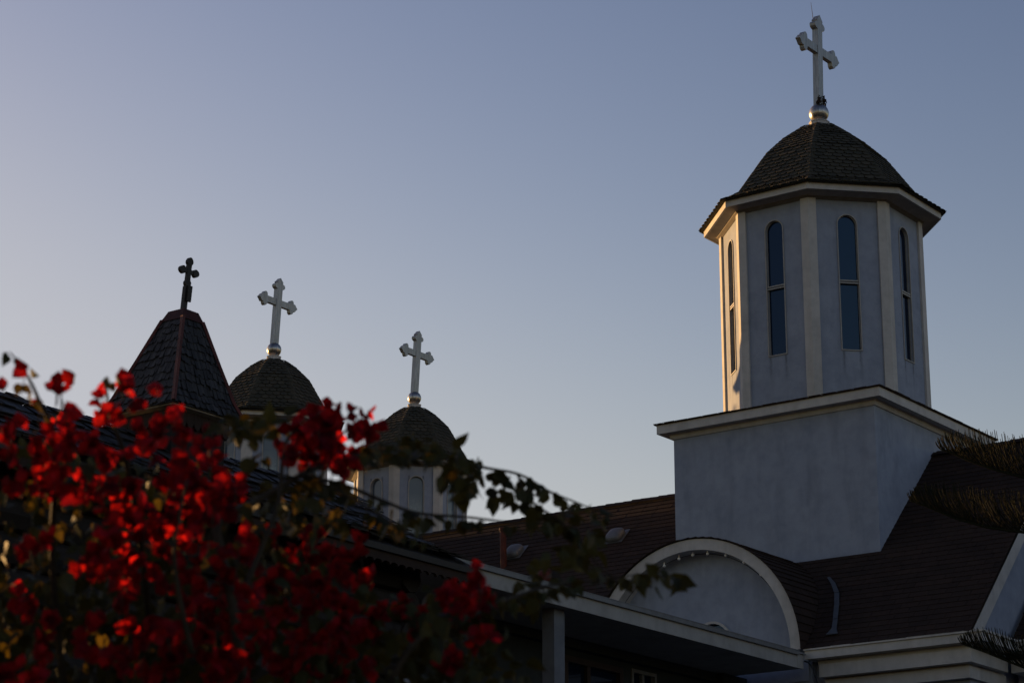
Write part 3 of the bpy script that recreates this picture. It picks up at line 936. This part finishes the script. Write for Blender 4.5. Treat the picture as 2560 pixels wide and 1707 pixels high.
# spire
m = MB()
def sq(cx, cy, h, z):
    return [Vector((cx - h, cy - h, z)), Vector((cx + h, cy - h, z)), Vector((cx + h, cy + h, z)), Vector((cx - h, cy + h, z))]
BODY = 0.36
m.box(SX - BODY, SX + BODY, SY - BODY, SY + BODY, 6.9, 7.56)
sp_body = m.build("spire_body", M_DARKWOOD, chapel)
m = MB()
for (cx_, cy_, ax) in ((SX, SY - BODY - 0.03, 0), (SX + BODY, SY, 1), (SX, SY + BODY, 0), (SX - BODY - 0.03, SY, 1)):
    kN = 8; wv = (2 * BODY + 0.06) / kN
    for i in range(kN):
        a = -BODY - 0.03 + i * wv
        prof_ = [(a, 7.56), (a + wv * 0.97, 7.56), (a + wv * 0.97, 7.46), (a + wv * 0.75, 7.42), (a + wv * 0.5, 7.405), (a + wv * 0.22, 7.42), (a, 7.46)]
        if ax == 0: m.prism([(cx_ + q[0], cy_, q[1]) for q in prof_], (0, 0.03, 0))
        else: m.prism([(cx_, cy_ + q[0], q[1]) for q in prof_], (0.03, 0, 0))
m.build("scalloped_skirt", M_FRETWOOD, chapel)
m = MB()
m.loft([sq(SX, SY, BODY, 7.555), sq(SX, SY, 0.455, 7.575), sq(SX, SY, 0.46, 7.60), sq(SX, SY, 0.40, 7.61)])
m.build("eave_edge", M_PALEWOOD, chapel)
spr = [(0.478, 7.60), (0.40, 7.76), (0.27, 8.14), (0.128, 8.57)]
dX, dY = 0.055, 0.042
zlo, zhi = 7.60, 8.66
cen = lambda z: (SX + dX * (z - zlo) / (zhi - zlo), SY + dY * (z - zlo) / (zhi - zlo))
m = MB(); rr = random.Random(77)
rings = [sq(*cen(z), h, z) for h, z in spr]
m.loft([[p - Vector((0, 0, 0.01)) for p in r] for r in rings])
for k in range(4):
    for i in range(3):
        a, b = rings[i][k], rings[i][(k + 1) % 4]; c, d = rings[i + 1][(k + 1) % 4], rings[i + 1][k]
        shingle_plane(m, a, b, c, d, 0.092, 0.040, 0.011, 0.3, False, 0.28, rr)
spo = m.build("spire", M_WOOD_SHINGLE, chapel, recalc=False)
for k in range(4):
    m = MB()
    pth = []
    for i in range(4):
        c = Vector((*cen(spr[i][1]), spr[i][1])); pth.append(rings[i][k] + (rings[i][k] - c).normalized() * 0.022 + Vector((0, 0, 0.008)))
    for i in range(3):
        p, q = pth[i], pth[i + 1]
        e1 = (rings[i][(k + 1) % 4] - rings[i][k]).normalized() * 0.034; e2 = (rings[i][(k - 1) % 4] - rings[i][k]).normalized() * 0.034
        n_o = (p - Vector((*cen(p.z), p.z))).normalized() * 0.012
        m.add([p + n_o, p + e1, q + e1, q + n_o, p + e2, q + e2, p - n_o, q - n_o], [(0, 1, 2, 3), (0, 3, 5, 4), (1, 6, 7, 2), (4, 5, 7, 6)])
    m.build("hip_strip", M_OXIDE, chapel)
m = MB()
m.loft([sq(*cen(8.56), 0.150, 8.555), sq(*cen(8.66), 0.103, 8.665), sq(*cen(8.66), 0.06, 8.685)])
m.build("metal_cap", M_CAPMETAL, chapel)
m = MB()
fx, fy = cen(8.66)
def tilt(y, z, x=0): return (fx + x + 0.8 * 0.07 * (z - 8.66), fy + y + 0.59 * 0.07 * (z - 8.66), z)
m.prism([tilt(-0.030, 8.66, -0.02), tilt(0.022, 8.66, -0.02), tilt(0.022, 8.93, -0.02), tilt(-0.030, 8.93, -0.02)], (0.04, 0, 0))
m.prism([tilt(-0.012, 8.775, 0.021), tilt(0.045, 8.775, 0.021), tilt(0.045, 8.935, 0.021), tilt(-0.012, 8.935, 0.021)], (0.02, 0, 0))
m.prism([tilt(-0.022, 8.93, -0.015), tilt(0.030, 8.93, -0.015), tilt(0.030, 9.17, -0.015), tilt(-0.022, 9.17, -0.015)], (0.03, 0, 0))
m.prism([tilt(-0.09, 9.065, -0.013), tilt(0.10, 9.065, -0.013), tilt(0.10, 9.105, -0.013), tilt(-0.09, 9.105, -0.013)], (0.026, 0, 0))
def bud(yc, zc, rad, dy, dz):
    pts = []
    for i in range(16):
        a = 2 * pi * i / 16
        rr_ = rad * (1 + 0.13 * abs(cos(1.5 * (a - atan2(dz, dy)))) ** 2)
        pts.append(tilt(yc + rr_ * cos(a), zc + rr_ * sin(a), -0.016))
    m.prism(pts, (0.034, 0, 0))
bud(-0.085, 9.085, 0.037, -1, 0); bud(0.10, 9.085, 0.037, 1, 0); bud(0.004, 9.185, 0.037, 0, 1); bud(0.004, 8.96, 0.037, 0, -1)
m.build("cross", M_IRON, chapel)

# ------------------------------------------------------------------ pale tilted panel low behind the chapel corner
pn = thing("tilted_panel", tuple(at(1020, 1687, 22.0)), "pale tilted flat panel glimpsed low behind the red blossoms", 'panel')
q = [at(1000.3, 1668.9, 22.1), at(1051.4, 1678.2, 22.1), at(1038.6, 1704, 21.9), at(988, 1693, 21.9)]
nrm = (q[1] - q[0]).cross(q[3] - q[0]).normalized()
m = MB(); m.prism(q, nrm * 0.02); m.build("board", M_PANEL, pn)
m = MB(); c = sum(q, Vector()) / 4; m.tube([c + Vector((0, 0.06, -0.05)), Vector((c.x, c.y + 0.06, 0))], 0.03, 8); m.build("post", M_IRON, pn)
#--VEG--
# ------------------------------------------------------------------ conifer at the right, its trunk just outside the picture
con = thing("conifer_tree", tuple(at(3060, 1500, 24.5).xy) + (0,), "olive green conifer whose comb-like branches reach in from the right edge", 'tree')
tb = Vector(con.location)
m = MB(); m.tube([tb, tb + Vector((0.05, 0, 4)), tb + Vector((0.02, .05, 8)), tb + Vector((0, 0, 13))], [0.26, 0.2, 0.13, 0.03], 12)
m.build("trunk", M_BARK, con)
def comb_branch(pts, maxlen, seed, step=0.018):
    rr = random.Random(seed)
    m = MB()
    P = [Vector(p) for p in pts]
    seg = []
    for i in range(len(P) - 1):
        n = max(2, int((P[i + 1] - P[i]).length / step))
        seg += [P[i].lerp(P[i + 1], k / n) for k in range(n)]
    seg.append(P[-1])
    tot = len(seg)
    m.tube(seg[::3] + [seg[-1]], [0.006 + 0.022 * k / max(1, len(seg[::3])) for k in range(len(seg[::3]) + 1)], 6)
    for k, p in enumerate(seg):
        d = k * step
        ln = maxlen * (1 - math.exp(-(d + 0.06) / 0.34)) * rr.uniform(0.9, 1.06)
        t = (seg[max(0, k - 1)] - seg[min(tot - 1, k + 1)]).normalized()      # towards the tip
        side0 = t.cross(Vector((0, 0, 1))).normalized()
        for s in (1, -1):
            side = side0 * s * rr.uniform(0.25, 0.55)
            a = (t * 0.75 + side + Vector((0, 0, 0.55))).normalized()
            b = (t * 0.20 + side * 0.5 + Vector((0, 0, 1.0))).normalized()
            q = [p + t * rr.uniform(-.01, .01)]
            nseg = 6
            for j in range(nseg):
                f = (j + 0.5) / nseg
                q.append(q[-1] + (a.lerp(b, f)).normalized() * ln / nseg)
            m.tube(q, [0.0042] * nseg + [0.003], 4)
            # short scale needles all round the twig
            for j in range(int(ln / 0.022)):
                f = j * 0.022 / ln * nseg
                i0 = min(nseg - 1, int(f)); c = q[i0].lerp(q[i0 + 1], f - i0)
                ax = (q[i0 + 1] - q[i0]).normalized()
                e = ax.cross(Vector((rr.uniform(-1, 1), rr.uniform(-1, 1), rr.uniform(-1, 1)))).normalized()
                w = ax.cross(e) * 0.003
                tip = c + e * 0.006 + ax * 0.012
                m.add([c - w, c + w, tip], [(0, 1, 2)])
    return m
zq = lambda x, y, d: at(2240 + x / 4.9, 1040 + y / 4.9, d)
fr = [([zq(545, 405, 23.6), zq(690, 455, 23.65), zq(900, 550, 23.7), zq(1200, 655, 23.8), zq(1540, 745, 23.95), zq(2400, 930, 24.3), tb + Vector((0, 0, at(2900, 1260, 24.5).z))], 0.50),
      ([zq(185, 1035, 23.2), zq(400, 1115, 23.25), zq(730, 1255, 23.35), zq(1100, 1360, 23.5), zq(1420, 1405, 23.6), zq(2300, 1500, 24.0), tb + Vector((0, 0, at(2900, 1390, 24.5).z))], 0.47),
      ([at(2406, 1609, 22.6), at(2460, 1628, 22.7), at(2560, 1668, 22.8), at(2760, 1730, 23.6), tb + Vector((0, 0, at(2900, 1760, 24.5).z))], 0.42)]
for i, (pts, ml) in enumerate(fr):
    comb_branch(pts, ml, 50 + i).build("branch", M_CONIFER, con, recalc=False)

# the rest of its whorls, short on the church side
protos = []
for ln, sd in ((2.5, 71), (1.5, 72)):
    o = comb_branch([(ln, 0, 0.30), (ln * 0.85, 0, 0.12), (ln * 0.6, 0.03, -0.02), (ln * 0.3, 0, -0.03), (0.02, 0, 0)], 0.42, sd, 0.026).build("branch", M_CONIFER, con, recalc=False)
    protos.append(o)
rt = random.Random(91); first = {0: True, 1: True}
for tier, z in enumerate((3.6, 4.9, 6.2, 7.3, 8.4, 9.4, 10.3, 11.1, 11.8)):
    for k in range(5):
        a = YAW + 2 * pi * (k + 0.5 * (tier % 2)) / 5 + rt.uniform(-.2, .2)
        leftward = -cos(a - YAW)                       # towards the picture
        which = 1 if (leftward > -0.25 or z > 9) else 0
        o = protos[which]
        if not first[which]:
            o = o.copy(); COL.objects.link(o); o.parent = con
        first[which] = False
        o.location = (0, 0, z); o.rotation_euler = (0, 0, a)
        sc = rt.uniform(0.85, 1.0) * (1.0 if z < 9 else 0.75)
        o.scale = (sc, sc, sc)
for dz, s_ in ((12.3, 0.5), (12.6, 0.35)):
    for k in range(4):
        o = protos[1].copy(); COL.objects.link(o); o.parent = con
        o.location = (0, 0, dz); o.rotation_euler = (0, -0.5, pi * k / 2 + dz); o.scale = (s_, s_, s_)

# ------------------------------------------------------------------ red bougainvillea in front
K = 2560 / 2352
A = lambda x, y, d: at(x * K, y * K, d)
bush = thing("bougainvillea_bush", tuple(A(420, 1400, 4.8).xy) + (0,), "bougainvillea with red papery blossoms and arching leafy shoots in the foreground", 'bush')
rb = random.Random(2024)

def rot_to(d, roll):
    d = Vector(d).normalized()
    return d.to_track_quat('Z', 'Y').to_matrix() @ Matrix.Rotation(roll, 3, 'Z')

def leaf(mb, p, direc, size, roll, cup=0.18, wide=0.72, droop=0.25):
    "heart shaped leaf starting at p along direc, folded along its midrib"
    d = Vector(direc).normalized()
    u = d.cross(Vector((0.2, 0.3, 1))).normalized()
    n = u.cross(d)
    c, s = cos(roll), sin(roll)
    u, n = u * c + n * s, n * c - u * s
    prof = [(0.0, 0.0), (0.10, 0.34), (0.30, 0.50), (0.55, 0.42), (0.80, 0.18), (1.0, 0.0)]
    mid, lf, rt = [], [], []
    for t, w in prof:
        b = p + d * (t * size) - n * (droop * size * t * t)
        mid.append(b)
        lf.append(b + u * w * wide * size + n * cup * size * w)
        rt.append(b - u * w * wide * size + n * cup * size * w)
    vs_ = mid + lf[1:-1] + rt[1:-1]
    L = lambda i: 5 + i; R_ = lambda i: 9 + i
    fs = [(0, 1, L(1)), (1, 2, L(2), L(1)), (2, 3, L(3), L(2)), (3, 4, L(4), L(3)), (4, 5, L(4)),
          (0, R_(1), 1), (1, R_(1), R_(2), 2), (2, R_(2), R_(3), 3), (3, R_(3), R_(4), 4), (4, R_(4), 5)]
    mb.add(vs_, fs)

def flower(mb, p, direc, size, rr):
    "three broad papery bracts set round a short axis"
    M = rot_to(direc, rr.uniform(0, 6.28))
    spread = rr.uniform(0.45, 1.0)
    for k in range(3):
        a = 2 * pi * k / 3 + rr.uniform(-.25, .25)
        dloc = Vector((cos(a) * spread, sin(a) * spread, 1.0)).normalized()
        d = M @ dloc
        out = M @ Vector((cos(a), sin(a), -0.3))
        u = (M @ Vector((-sin(a), cos(a), 0))).normalized()
        sz = size * rr.uniform(0.85, 1.15)
        rows = [(0.0, 0.06), (0.22, 0.36), (0.48, 0.50), (0.74, 0.36), (0.92, 0.13), (1.0, 0.0)]
        vs_ = []; fs = []
        wav = rr.uniform(-.06, .06)
        for i, (t, w) in enumerate(rows):
            b = p + d * (t * sz) + out * (0.20 * sz * t * t)
            for j, f in enumerate((-1, -0.5, 0, 0.5, 1)):
                vs_.append(b + u * (f * w * 1.05 * sz) + out * (-(abs(f) ** 2) * 0.26 * w * sz + wav * sz * sin(3.0 * t + 2.5 * f)))
        for i in range(5):
            for j in range(4):
                q = i * 5 + j
                fs.append((q, q + 1, q + 6, q + 5))
        mb.add(vs_, fs)

# --- stems
def stem(pts, r0, r1, name="stem"):
    P = [A(*p) for p in pts]
    sm = []
    for i in range(len(P) - 1):
        p0, p1, p2, p3 = P[max(0, i - 1)], P[i], P[i + 1], P[min(len(P) - 1, i + 2)]
        for k in range(5):
            t = k / 5
            sm.append(0.5 * ((2 * p1) + (p2 - p0) * t + (2 * p0 - 5 * p1 + 4 * p2 - p3) * t * t + (3 * p1 - p0 - 3 * p2 + p3) * t ** 3))
    sm.append(P[-1])
    n = len(sm)
    m = MB(); m.tube(sm, [r0 + (r1 - r0) * i / (n - 1) for i in range(n)], 6)
    m.build(name, M_STEM, bush, smooth=True)
    return sm

def ground_leg(x, y, d, gx):
    p = A(x, y, d); q = Vector((p.x + gx, p.y + 0.25, 0))
    mm = MB(); mm.tube([q, q.lerp(p, 0.4) + Vector((0.06, 0.03, 0)), q.lerp(p, 0.8) + Vector((-0.04, 0, 0)), p], [0.035, 0.028, 0.02, 0.014], 8)
    mm.build("stem", M_STEM, bush, smooth=True)
ground_leg(560, 1600, 4.7, 0.1); ground_leg(150, 1600, 5.0, 0.2); ground_leg(880, 1600, 4.9, -0.25); ground_leg(360, 1600, 5.3, 0.05)

shoots = []
def shoot(pts, r0=0.007, r1=0.0025, lf=None):
    s = stem(pts, r0, r1); shoots.append((s, lf)); return s
d0 = 5.0
shoot([(560, 1600, 4.7), (540, 1420, 4.7), (515, 1300, 4.75), (500, 1200, 4.8), (560, 1165, 4.85), (625, 1130, 4.9), (700, 1085, 5.0)], 0.012, 0.006)
shoot([(700, 1085, 5.0), (800, 1050, 5.1), (900, 1042, 5.2), (1010, 1052, 5.3), (1115, 1074, 5.4), (1195, 1090, 5.5), (1262, 1128, 5.55), (1335, 1158, 5.6), (1400, 1188, 5.6)], 0.006, 0.0015, 1)
shoot([(690, 1095, 5.0), (780, 1110, 5.1), (880, 1150, 5.2), (960, 1178, 5.3), (1080, 1188, 5.35), (1180, 1200, 5.4), (1260, 1200, 5.5), (1330, 1215, 5.5)], 0.005, 0.0015, 1)
shoot([(1190, 1090, 5.5), (1215, 1145, 5.5), (1290, 1200, 5.5), (1340, 1250, 5.5), (1400, 1320, 5.5), (1480, 1318, 5.5), (1570, 1330, 5.5)], 0.0035, 0.0012, 1)
shoot([(880, 1600, 4.9), (960, 1470, 4.9), (1090, 1410, 5.0), (1195, 1366, 5.1), (1260, 1345, 5.2), (1340, 1335, 5.3), (1420, 1330, 5.3)], 0.008, 0.0015, 1)
shoot([(700, 1090, 5.0), (820, 1150, 5.0), (900, 1200, 5.05), (985, 1245, 5.1)], 0.004, 0.0015, 1)
shoot([(150, 1600, 5.0), (120, 1300, 4.9), (130, 1060, 4.8), (120, 985, 4.75), (92, 925, 4.7), (72, 880, 4.7), (45, 835, 4.7), (22, 808, 4.7)], 0.008, 0.0012)
shoot([(125, 960, 4.75), (80, 925, 4.72), (40, 912, 4.7), (10, 905, 4.7)], 0.002, 0.001)
shoot([(360, 1600, 5.3), (330, 1300, 5.0), (290, 1060, 4.8), (255, 960, 4.75), (245, 900, 4.7), (240, 870, 4.7)], 0.009, 0.0012)
shoot([(125, 975, 4.75), (140, 935, 4.72), (138, 885, 4.7), (130, 872, 4.7)], 0.002, 0.001)
shoot([(540, 1400, 4.75), (600, 1260, 4.8), (640, 1150, 4.85), (655, 1020, 4.9), (700, 975, 4.95), (745, 940, 5.0)], 0.007, 0.002)
shoot([(700, 1085, 5.0), (770, 1010, 5.0), (830, 960, 5.05)], 0.004, 0.0015)
shoot([(440, 1500, 4.6), (400, 1280, 4.55), (430, 1100, 4.55)], 0.007, 0.002)

# --- leaves
lv = MB()
zdown = Vector((0, 0, -1))
for s, lf in shoots:
    if not lf: continue
    tot = sum((s[i + 1] - s[i]).length for i in range(len(s) - 1))
    n = int(tot / 0.017)
    for k in range(n):
        f = rb.random() ** 0.85 * (len(s) - 1); i = min(len(s) - 2, int(f)); p = s[i].lerp(s[i + 1], f - i)
        t = (s[i + 1] - s[i]).normalized()
        side = t.cross(zdown).normalized() * rb.choice((-1, 1))
        d = (zdown * rb.uniform(0.5, 1.2) + side * rb.uniform(0.2, 0.9) + t * rb.uniform(-.2, .6)).normalized()
        size = rb.uniform(0.024, 0.046) * (1.15 - 0.5 * f / len(s))
        lm = MB(); lp = p + d * 0.008
        leaf(lv, lp, d, size, rb.uniform(0, 6.28), rb.uniform(0.05, 0.3), 0.72, rb.uniform(0, 0.4))
# leafy masses: (x, y, rx, ry, depth, count)
masses = [(935, 1022, 60, 24, 5.25, 44), (1020, 1045, 46, 24, 5.3, 24), (1062, 1090, 42, 52, 5.35, 60), (560, 972, 54, 28, 5.0, 36), (640, 970, 30, 22, 5.0, 8), (680, 1120, 80, 40, 5.0, 34),
          (730, 1190, 100, 34, 5.1, 32), (600, 1040, 36, 22, 5.05, 7), (570, 1180, 60, 50, 5.0, 24), (930, 1202, 60, 20, 5.2, 16), (1340, 1215, 60, 60, 5.5, 34), (1300, 1300, 90, 50, 5.4, 40),
          (1180, 1370, 60, 40, 5.1, 22), (860, 1030, 30, 18, 5.15, 8), (1260, 1180, 60, 40, 5.5, 16), (1500, 1325, 75, 22, 5.5, 22), (1185, 1130, 60, 30, 5.5, 16),
          (90, 1120, 130, 120, 5.1, 60), (330, 1150, 180, 120, 5.2, 90), (150, 1330, 190, 140, 5.2, 200), (420, 1380, 220, 140, 5.2, 190), (160, 1500, 200, 110, 5.2, 260),
          (500, 1520, 230, 90, 5.2, 230), (720, 1400, 160, 110, 5.2, 110), (830, 1520, 190, 90, 5.2, 190), (1060, 1470, 110, 90, 5.1, 75), (640, 1260, 120, 70, 5.2, 50), (1010, 1400, 120, 50, 5.1, 40),
          (1130, 1540, 90, 40, 5.0, 30), (300, 1650, 420, 60, 5.1, 260), (800, 1650, 300, 60, 5.1, 160), (-120, 1400, 150, 300, 5.2, 260), (-130, 1150, 120, 120, 5.1, 60)]
for x, y, rx, ry, d, n in masses:
    for _ in range(n):
        r = sqrt(rb.random()); a = rb.uniform(0, 6.28)
        p = A(x + rx * r * cos(a), y + ry * r * sin(a), d + rb.gauss(0, 0.16))
        dr = Vector((rb.gauss(0, .7), rb.gauss(0, .7), -0.7 + rb.gauss(0, .5)))
        if dr.length < 0.1: dr = zdown
        leaf(lv, p, dr, rb.uniform(0.026, 0.05), rb.uniform(0, 6.28), rb.uniform(0.05, 0.3), 0.72, rb.uniform(0, 0.4))
for x, y in ((45, 880), (52, 885), (72, 895), (85, 918), (70, 852), (62, 838), (35, 822), (15, 808), (18, 815), (240, 868), (250, 880), (262, 878), (105, 960), (95, 980), (1262, 1130), (1125, 1118), (1172, 1128), (1204, 1152), (1208, 1160)):
    leaf(lv, A(x, y, 4.72 if x < 400 else 5.5), (rb.gauss(0, .5), rb.gauss(0, .5), -0.8), rb.uniform(0.02, 0.034) if x < 400 else 0.042, rb.uniform(0, 6.28))
lv.build("foliage", M_LEAF, bush, recalc=False)

# --- blossoms: (x, y) centres of clusters on the photograph's 2352 grid, and how many blossoms
FL = [(10, 893, 1), (135, 872, 1), (142, 915, 2), (130, 905, 1), (60, 848, 1), (272, 862, 1), (285, 872, 1), (244, 922, 2), (258, 940, 2), (302, 925, 2), (360, 890, 1), (238, 910, 1), (92, 918, 1),
      (40, 968, 3), (28, 1000, 3), (85, 1020, 3), (140, 985, 2), (165, 1002, 3), (210, 1022, 3), (100, 1060, 4), (135, 1075, 3), (60, 1090, 3), (20, 1092, 3), (92, 1112, 3), (150, 1130, 3), (185, 1142, 3),
      (230, 1062, 3), (245, 1092, 3), (200, 1100, 3), (272, 1050, 3), (330, 1012, 3), (380, 962, 3), (352, 1022, 3), (420, 982, 2), (466, 982, 2), (484, 1050, 3), (504, 1072, 3), (300, 1120, 3), (252, 1132, 3),
      (430, 1072, 4), (402, 1082, 4), (452, 1112, 3), (380, 1112, 3), (541, 1110, 3), (530, 1132, 3), (492, 1160, 3), (470, 1166, 5), (440, 1152, 4), (400, 1192, 4), (342, 1180, 4), (300, 1190, 4), (262, 1170, 3),
      (270, 1216, 4), (330, 1226, 4), (382, 1222, 4), (440, 1232, 4), (480, 1222, 4), (222, 1270, 4), (250, 1250, 4), (212, 1302, 4), (300, 1282, 3), (380, 1282, 4), (350, 1326, 3), (282, 1342, 3), (450, 1290, 2),
      (550, 1262, 3), (546, 1280, 3), (600, 1292, 3), (640, 1232, 3), (700, 1222, 3), (760, 1282, 4), (802, 1282, 3), (690, 1262, 3), (732, 1300, 4), (782, 1312, 3), (830, 1272, 2), (640, 1312, 3), (600, 1352, 4), (652, 1372, 4),
      (740, 940, 4), (720, 962, 4), (700, 982, 3), (762, 962, 3), (680, 1002, 3), (652, 1022, 3), (662, 1052, 3), (702, 1042, 3), (740, 1022, 3), (782, 1002, 3), (802, 972, 2), (822, 950, 2), (832, 985, 3), (868, 980, 3), (860, 992, 3),
      (730, 985, 4), (770, 985, 4), (710, 1012, 4), (755, 1030, 4), (690, 1025, 4), (735, 1050, 3), (790, 1045, 3), (670, 1030, 3), (762, 1052, 3), (802, 1032, 3), (722, 1070, 3), (800, 1060, 2), (1102, 1330, 3), (1062, 1372, 3), (1040, 1382, 3), (1112, 1372, 3), (1082, 1402, 3), (980, 1402, 3), (1002, 1422, 3), (902, 1406, 3), (922, 1416, 2), (1052, 1412, 3), (1112, 1452, 3), (1040, 1520, 3), (1030, 1500, 2), (1082, 1362, 2), (962, 1432, 2)]
FL2 = [(720, 1362, 4), (762, 1382, 4), (802, 1402, 4), (862, 1412, 3), (482, 1402, 3), (440, 1402, 3), (502, 1432, 4), (562, 1432, 4), (460, 1462, 4), (440, 1482, 4), (380, 1442, 3), (362, 1452, 3), (300, 1440, 3), (130, 1432, 2), (52, 1382, 3), (70, 1262, 3), (100, 1252, 2),
       (62, 1392, 2), (110, 1502, 2), (92, 1482, 2), (150, 1472, 2), (200, 1492, 2), (212, 1432, 2), (252, 1502, 2), (330, 1502, 3), (402, 1522, 3), (522, 1502, 4), (582, 1502, 4), (622, 1482, 4), (682, 1502, 4), (562, 1542, 4), (652, 1542, 4), (722, 1462, 4), (762, 1452, 4), (830, 1452, 3), (870, 1432, 3), (692, 1402, 4),
       (20, 1540, 3), (60, 1552, 3), (102, 1546, 2), (780, 1520, 3), (700, 1555, 3), (480, 1555, 3), (300, 1555, 2), (840, 1530, 2), (-60, 1000, 4), (-90, 1100, 4), (-60, 1200, 4), (-80, 1400, 4), (560, 1360, 3), (520, 1340, 2), (610, 1420, 3)]
def cluster(mb, x, y, n, rr):
    base = 4.60 if 340 < x < 580 and 1040 < y < 1340 else (5.0 if x > 620 else 4.75)
    d = base + rr.uniform(-0.22, 0.18)
    c = A(x, y, d)
    for k in range(n + (1 if n > 1 else 0) + (1 if n > 2 and y > 1000 else 0)):
        off = Vector((rr.gauss(0, .5), rr.gauss(0, .5), rr.gauss(0, .5)))
        p = c + off * (0.027 if n > 1 else 0.0)
        dr = Vector((rr.gauss(0, .6), rr.gauss(-.25, .6), rr.gauss(0.1, .6)))
        if dr.length < .1: dr = Vector((0, -1, 0))
        flower(mb, p, dr, rr.uniform(0.020, 0.030), rr)
        if k == 0:
            mb.tube([c, c + Vector((rr.uniform(-.01, .01), rr.uniform(-.01, .01), -0.05))], 0.0012, 4, mi=1)
rest = MB()
for i, (x, y, n) in enumerate(FL):
    if i < 100:
        cm = MB(); cluster(cm, x, y, n, rb)
        cm.build("blossom_cluster", [M_BRACT, M_STEM], bush, smooth=True, recalc=False)
    else:
        cluster(rest, x, y, n, rb)
for x, y, n in FL2: cluster(rest, x, y, n, rb)
for _ in range(22):
    cluster(rest, rb.uniform(240, 880), 1230 + 340 * rb.random() ** 0.8, rb.choice((2, 3, 3)), rb)
ro = rest.build("blossoms", [M_BRACT, M_STEM], bush, smooth=True, recalc=False)
ro['kind'] = 'stuff'

# ------------------------------------------------------------------ trees to the left (outside or behind the chapel): they shade the low parts
def leafy_tree(name, loc, label, top, crown_z, rx, ry, clumps, per, clump_r, leafs, seed, group=None, gaps=()):
    rr = random.Random(seed)
    t = thing(name, loc, label, 'tree', group)
    b = Vector(loc)
    m = MB()
    m.tube([b, b + Vector((0.1, 0.05, top * 0.3)), b + Vector((0.0, -0.1, top * 0.6)), b + Vector((0.05, 0, top * 0.92))], [0.03 * top ** 0.75, 0.024 * top ** 0.75, 0.014 * top ** 0.75, 0.01], 10)
    cents = []
    for k in range(clumps):
        while True:
            q = Vector((rr.uniform(-1, 1), rr.uniform(-1, 1), rr.uniform(-1, 1)))
            if q.length < 1: break
        q = q * (0.55 + 0.45 * rr.random())
        c = b + Vector((q.x * rx, q.y * ry, crown_z + q.z * (top - crown_z)))
        cents.append(c)
        if k % 3 == 0:
            s = b + Vector((0, 0, max(top * 0.25, c.z - 0.5 * (top - crown_z) - 0.3)))
            m.tube([s, s.lerp(c, 0.5) + Vector((0, 0, 0.05 * top)), c], [0.006 * top, 0.004 * top, 0.003], 5)
    m.build("trunk", M_BARK, t)
    f = MB()
    for c in cents:
        r = clump_r * rr.uniform(0.6, 1.25)
        for _ in range(per):
            p = c + Vector((rr.gauss(0, .45), rr.gauss(0, .45), rr.gauss(0, .38))) * r
            if any((p - a).cross(to_sun).length < rad for a, rad in gaps): continue
            u = Vector((rr.gauss(0, 1), rr.gauss(0, 1), rr.gauss(0, 1))).normalized()
            w = u.cross(Vector((rr.gauss(0, 1), rr.gauss(0, 1), rr.gauss(0, 1)))).normalized()
            s = leafs * rr.uniform(0.7, 1.3)
            f.add([p - u * s, p - w * s * 0.45, p + u * s, p + w * s * 0.45], [(0, 1, 2, 3)])
    f.build("crown", M_TREELEAF, t, recalc=False)
    return t
# these unseen trees' crowns get openings shaped to let sun reach chosen blossoms
OPEN = [(A(470, 1150, 4.6), 0.10), (A(400, 1090, 4.6), 0.07), (A(370, 1250, 4.6), 0.09), (A(240, 1270, 4.75), 0.08), (A(540, 1120, 4.7), 0.06), (A(90, 1080, 4.75), 0.07), (A(250, 930, 4.75), 0.07),
        (A(20, 895, 4.7), 0.05), (A(140, 890, 4.7), 0.06), (A(450, 1470, 4.75), 0.07), (A(545, 1270, 4.75), 0.05), (A(430, 1210, 4.6), 0.08)]
leafy_tree("leafy_tree", (-8.2, 3.75, 0), "small unseen shade tree left of the red bougainvillea, nearer of two", 3.9, 2.55, 0.9, 2.5, 95, 120, 0.34, 0.07, 6, "unseen shade trees left of the bougainvillea", OPEN)  # out of view, crown shaped to dapple the bougainvillea
leafy_tree("leafy_tree", (-10.6, 5.35, 0), "small unseen shade tree left of the red bougainvillea, further of two", 4.1, 2.6, 0.9, 1.35, 110, 130, 0.34, 0.07, 16, "unseen shade trees left of the bougainvillea", OPEN)  # added out of view to shade the right-hand shoots
leafy_tree("leafy_tree", (-31.5, 20.0, 0), "unseen shade tree added left of the wooden chapel, nearer of two", 10.6, 6.0, 2.4, 2.6, 70, 70, 0.9, 0.16, 41, "unseen shade trees left of the chapel")  # this pair is added out of view to shade the conifer branches
leafy_tree("leafy_tree", (-32.5, 24.6, 0), "unseen shade tree added left of the wooden chapel, further of two", 11.4, 6.3, 2.4, 2.6, 70, 70, 0.9, 0.16, 42, "unseen shade trees left of the chapel")
ROW = [(-43.5, 29.5, 13.8), (-45.5, 33.6, 14.4), (-42.8, 37.2, 14.2), (-45.0, 41.2, 14.3), (-43.2, 45.2, 13.8), (-44.0, 49.5, 13.4)]
NTH = ("first", "second", "third", "fourth", "fifth", "sixth")
for i, (x, y, h) in enumerate(ROW):
    leafy_tree("leafy_tree", (x, y, 0), NTH[i] + " tree from the camera in the row behind the wooden chapel", h, h * 0.6, 2.6, 2.9, 130, 80, 1.0, 0.2, 60 + i, "trees behind the chapel")
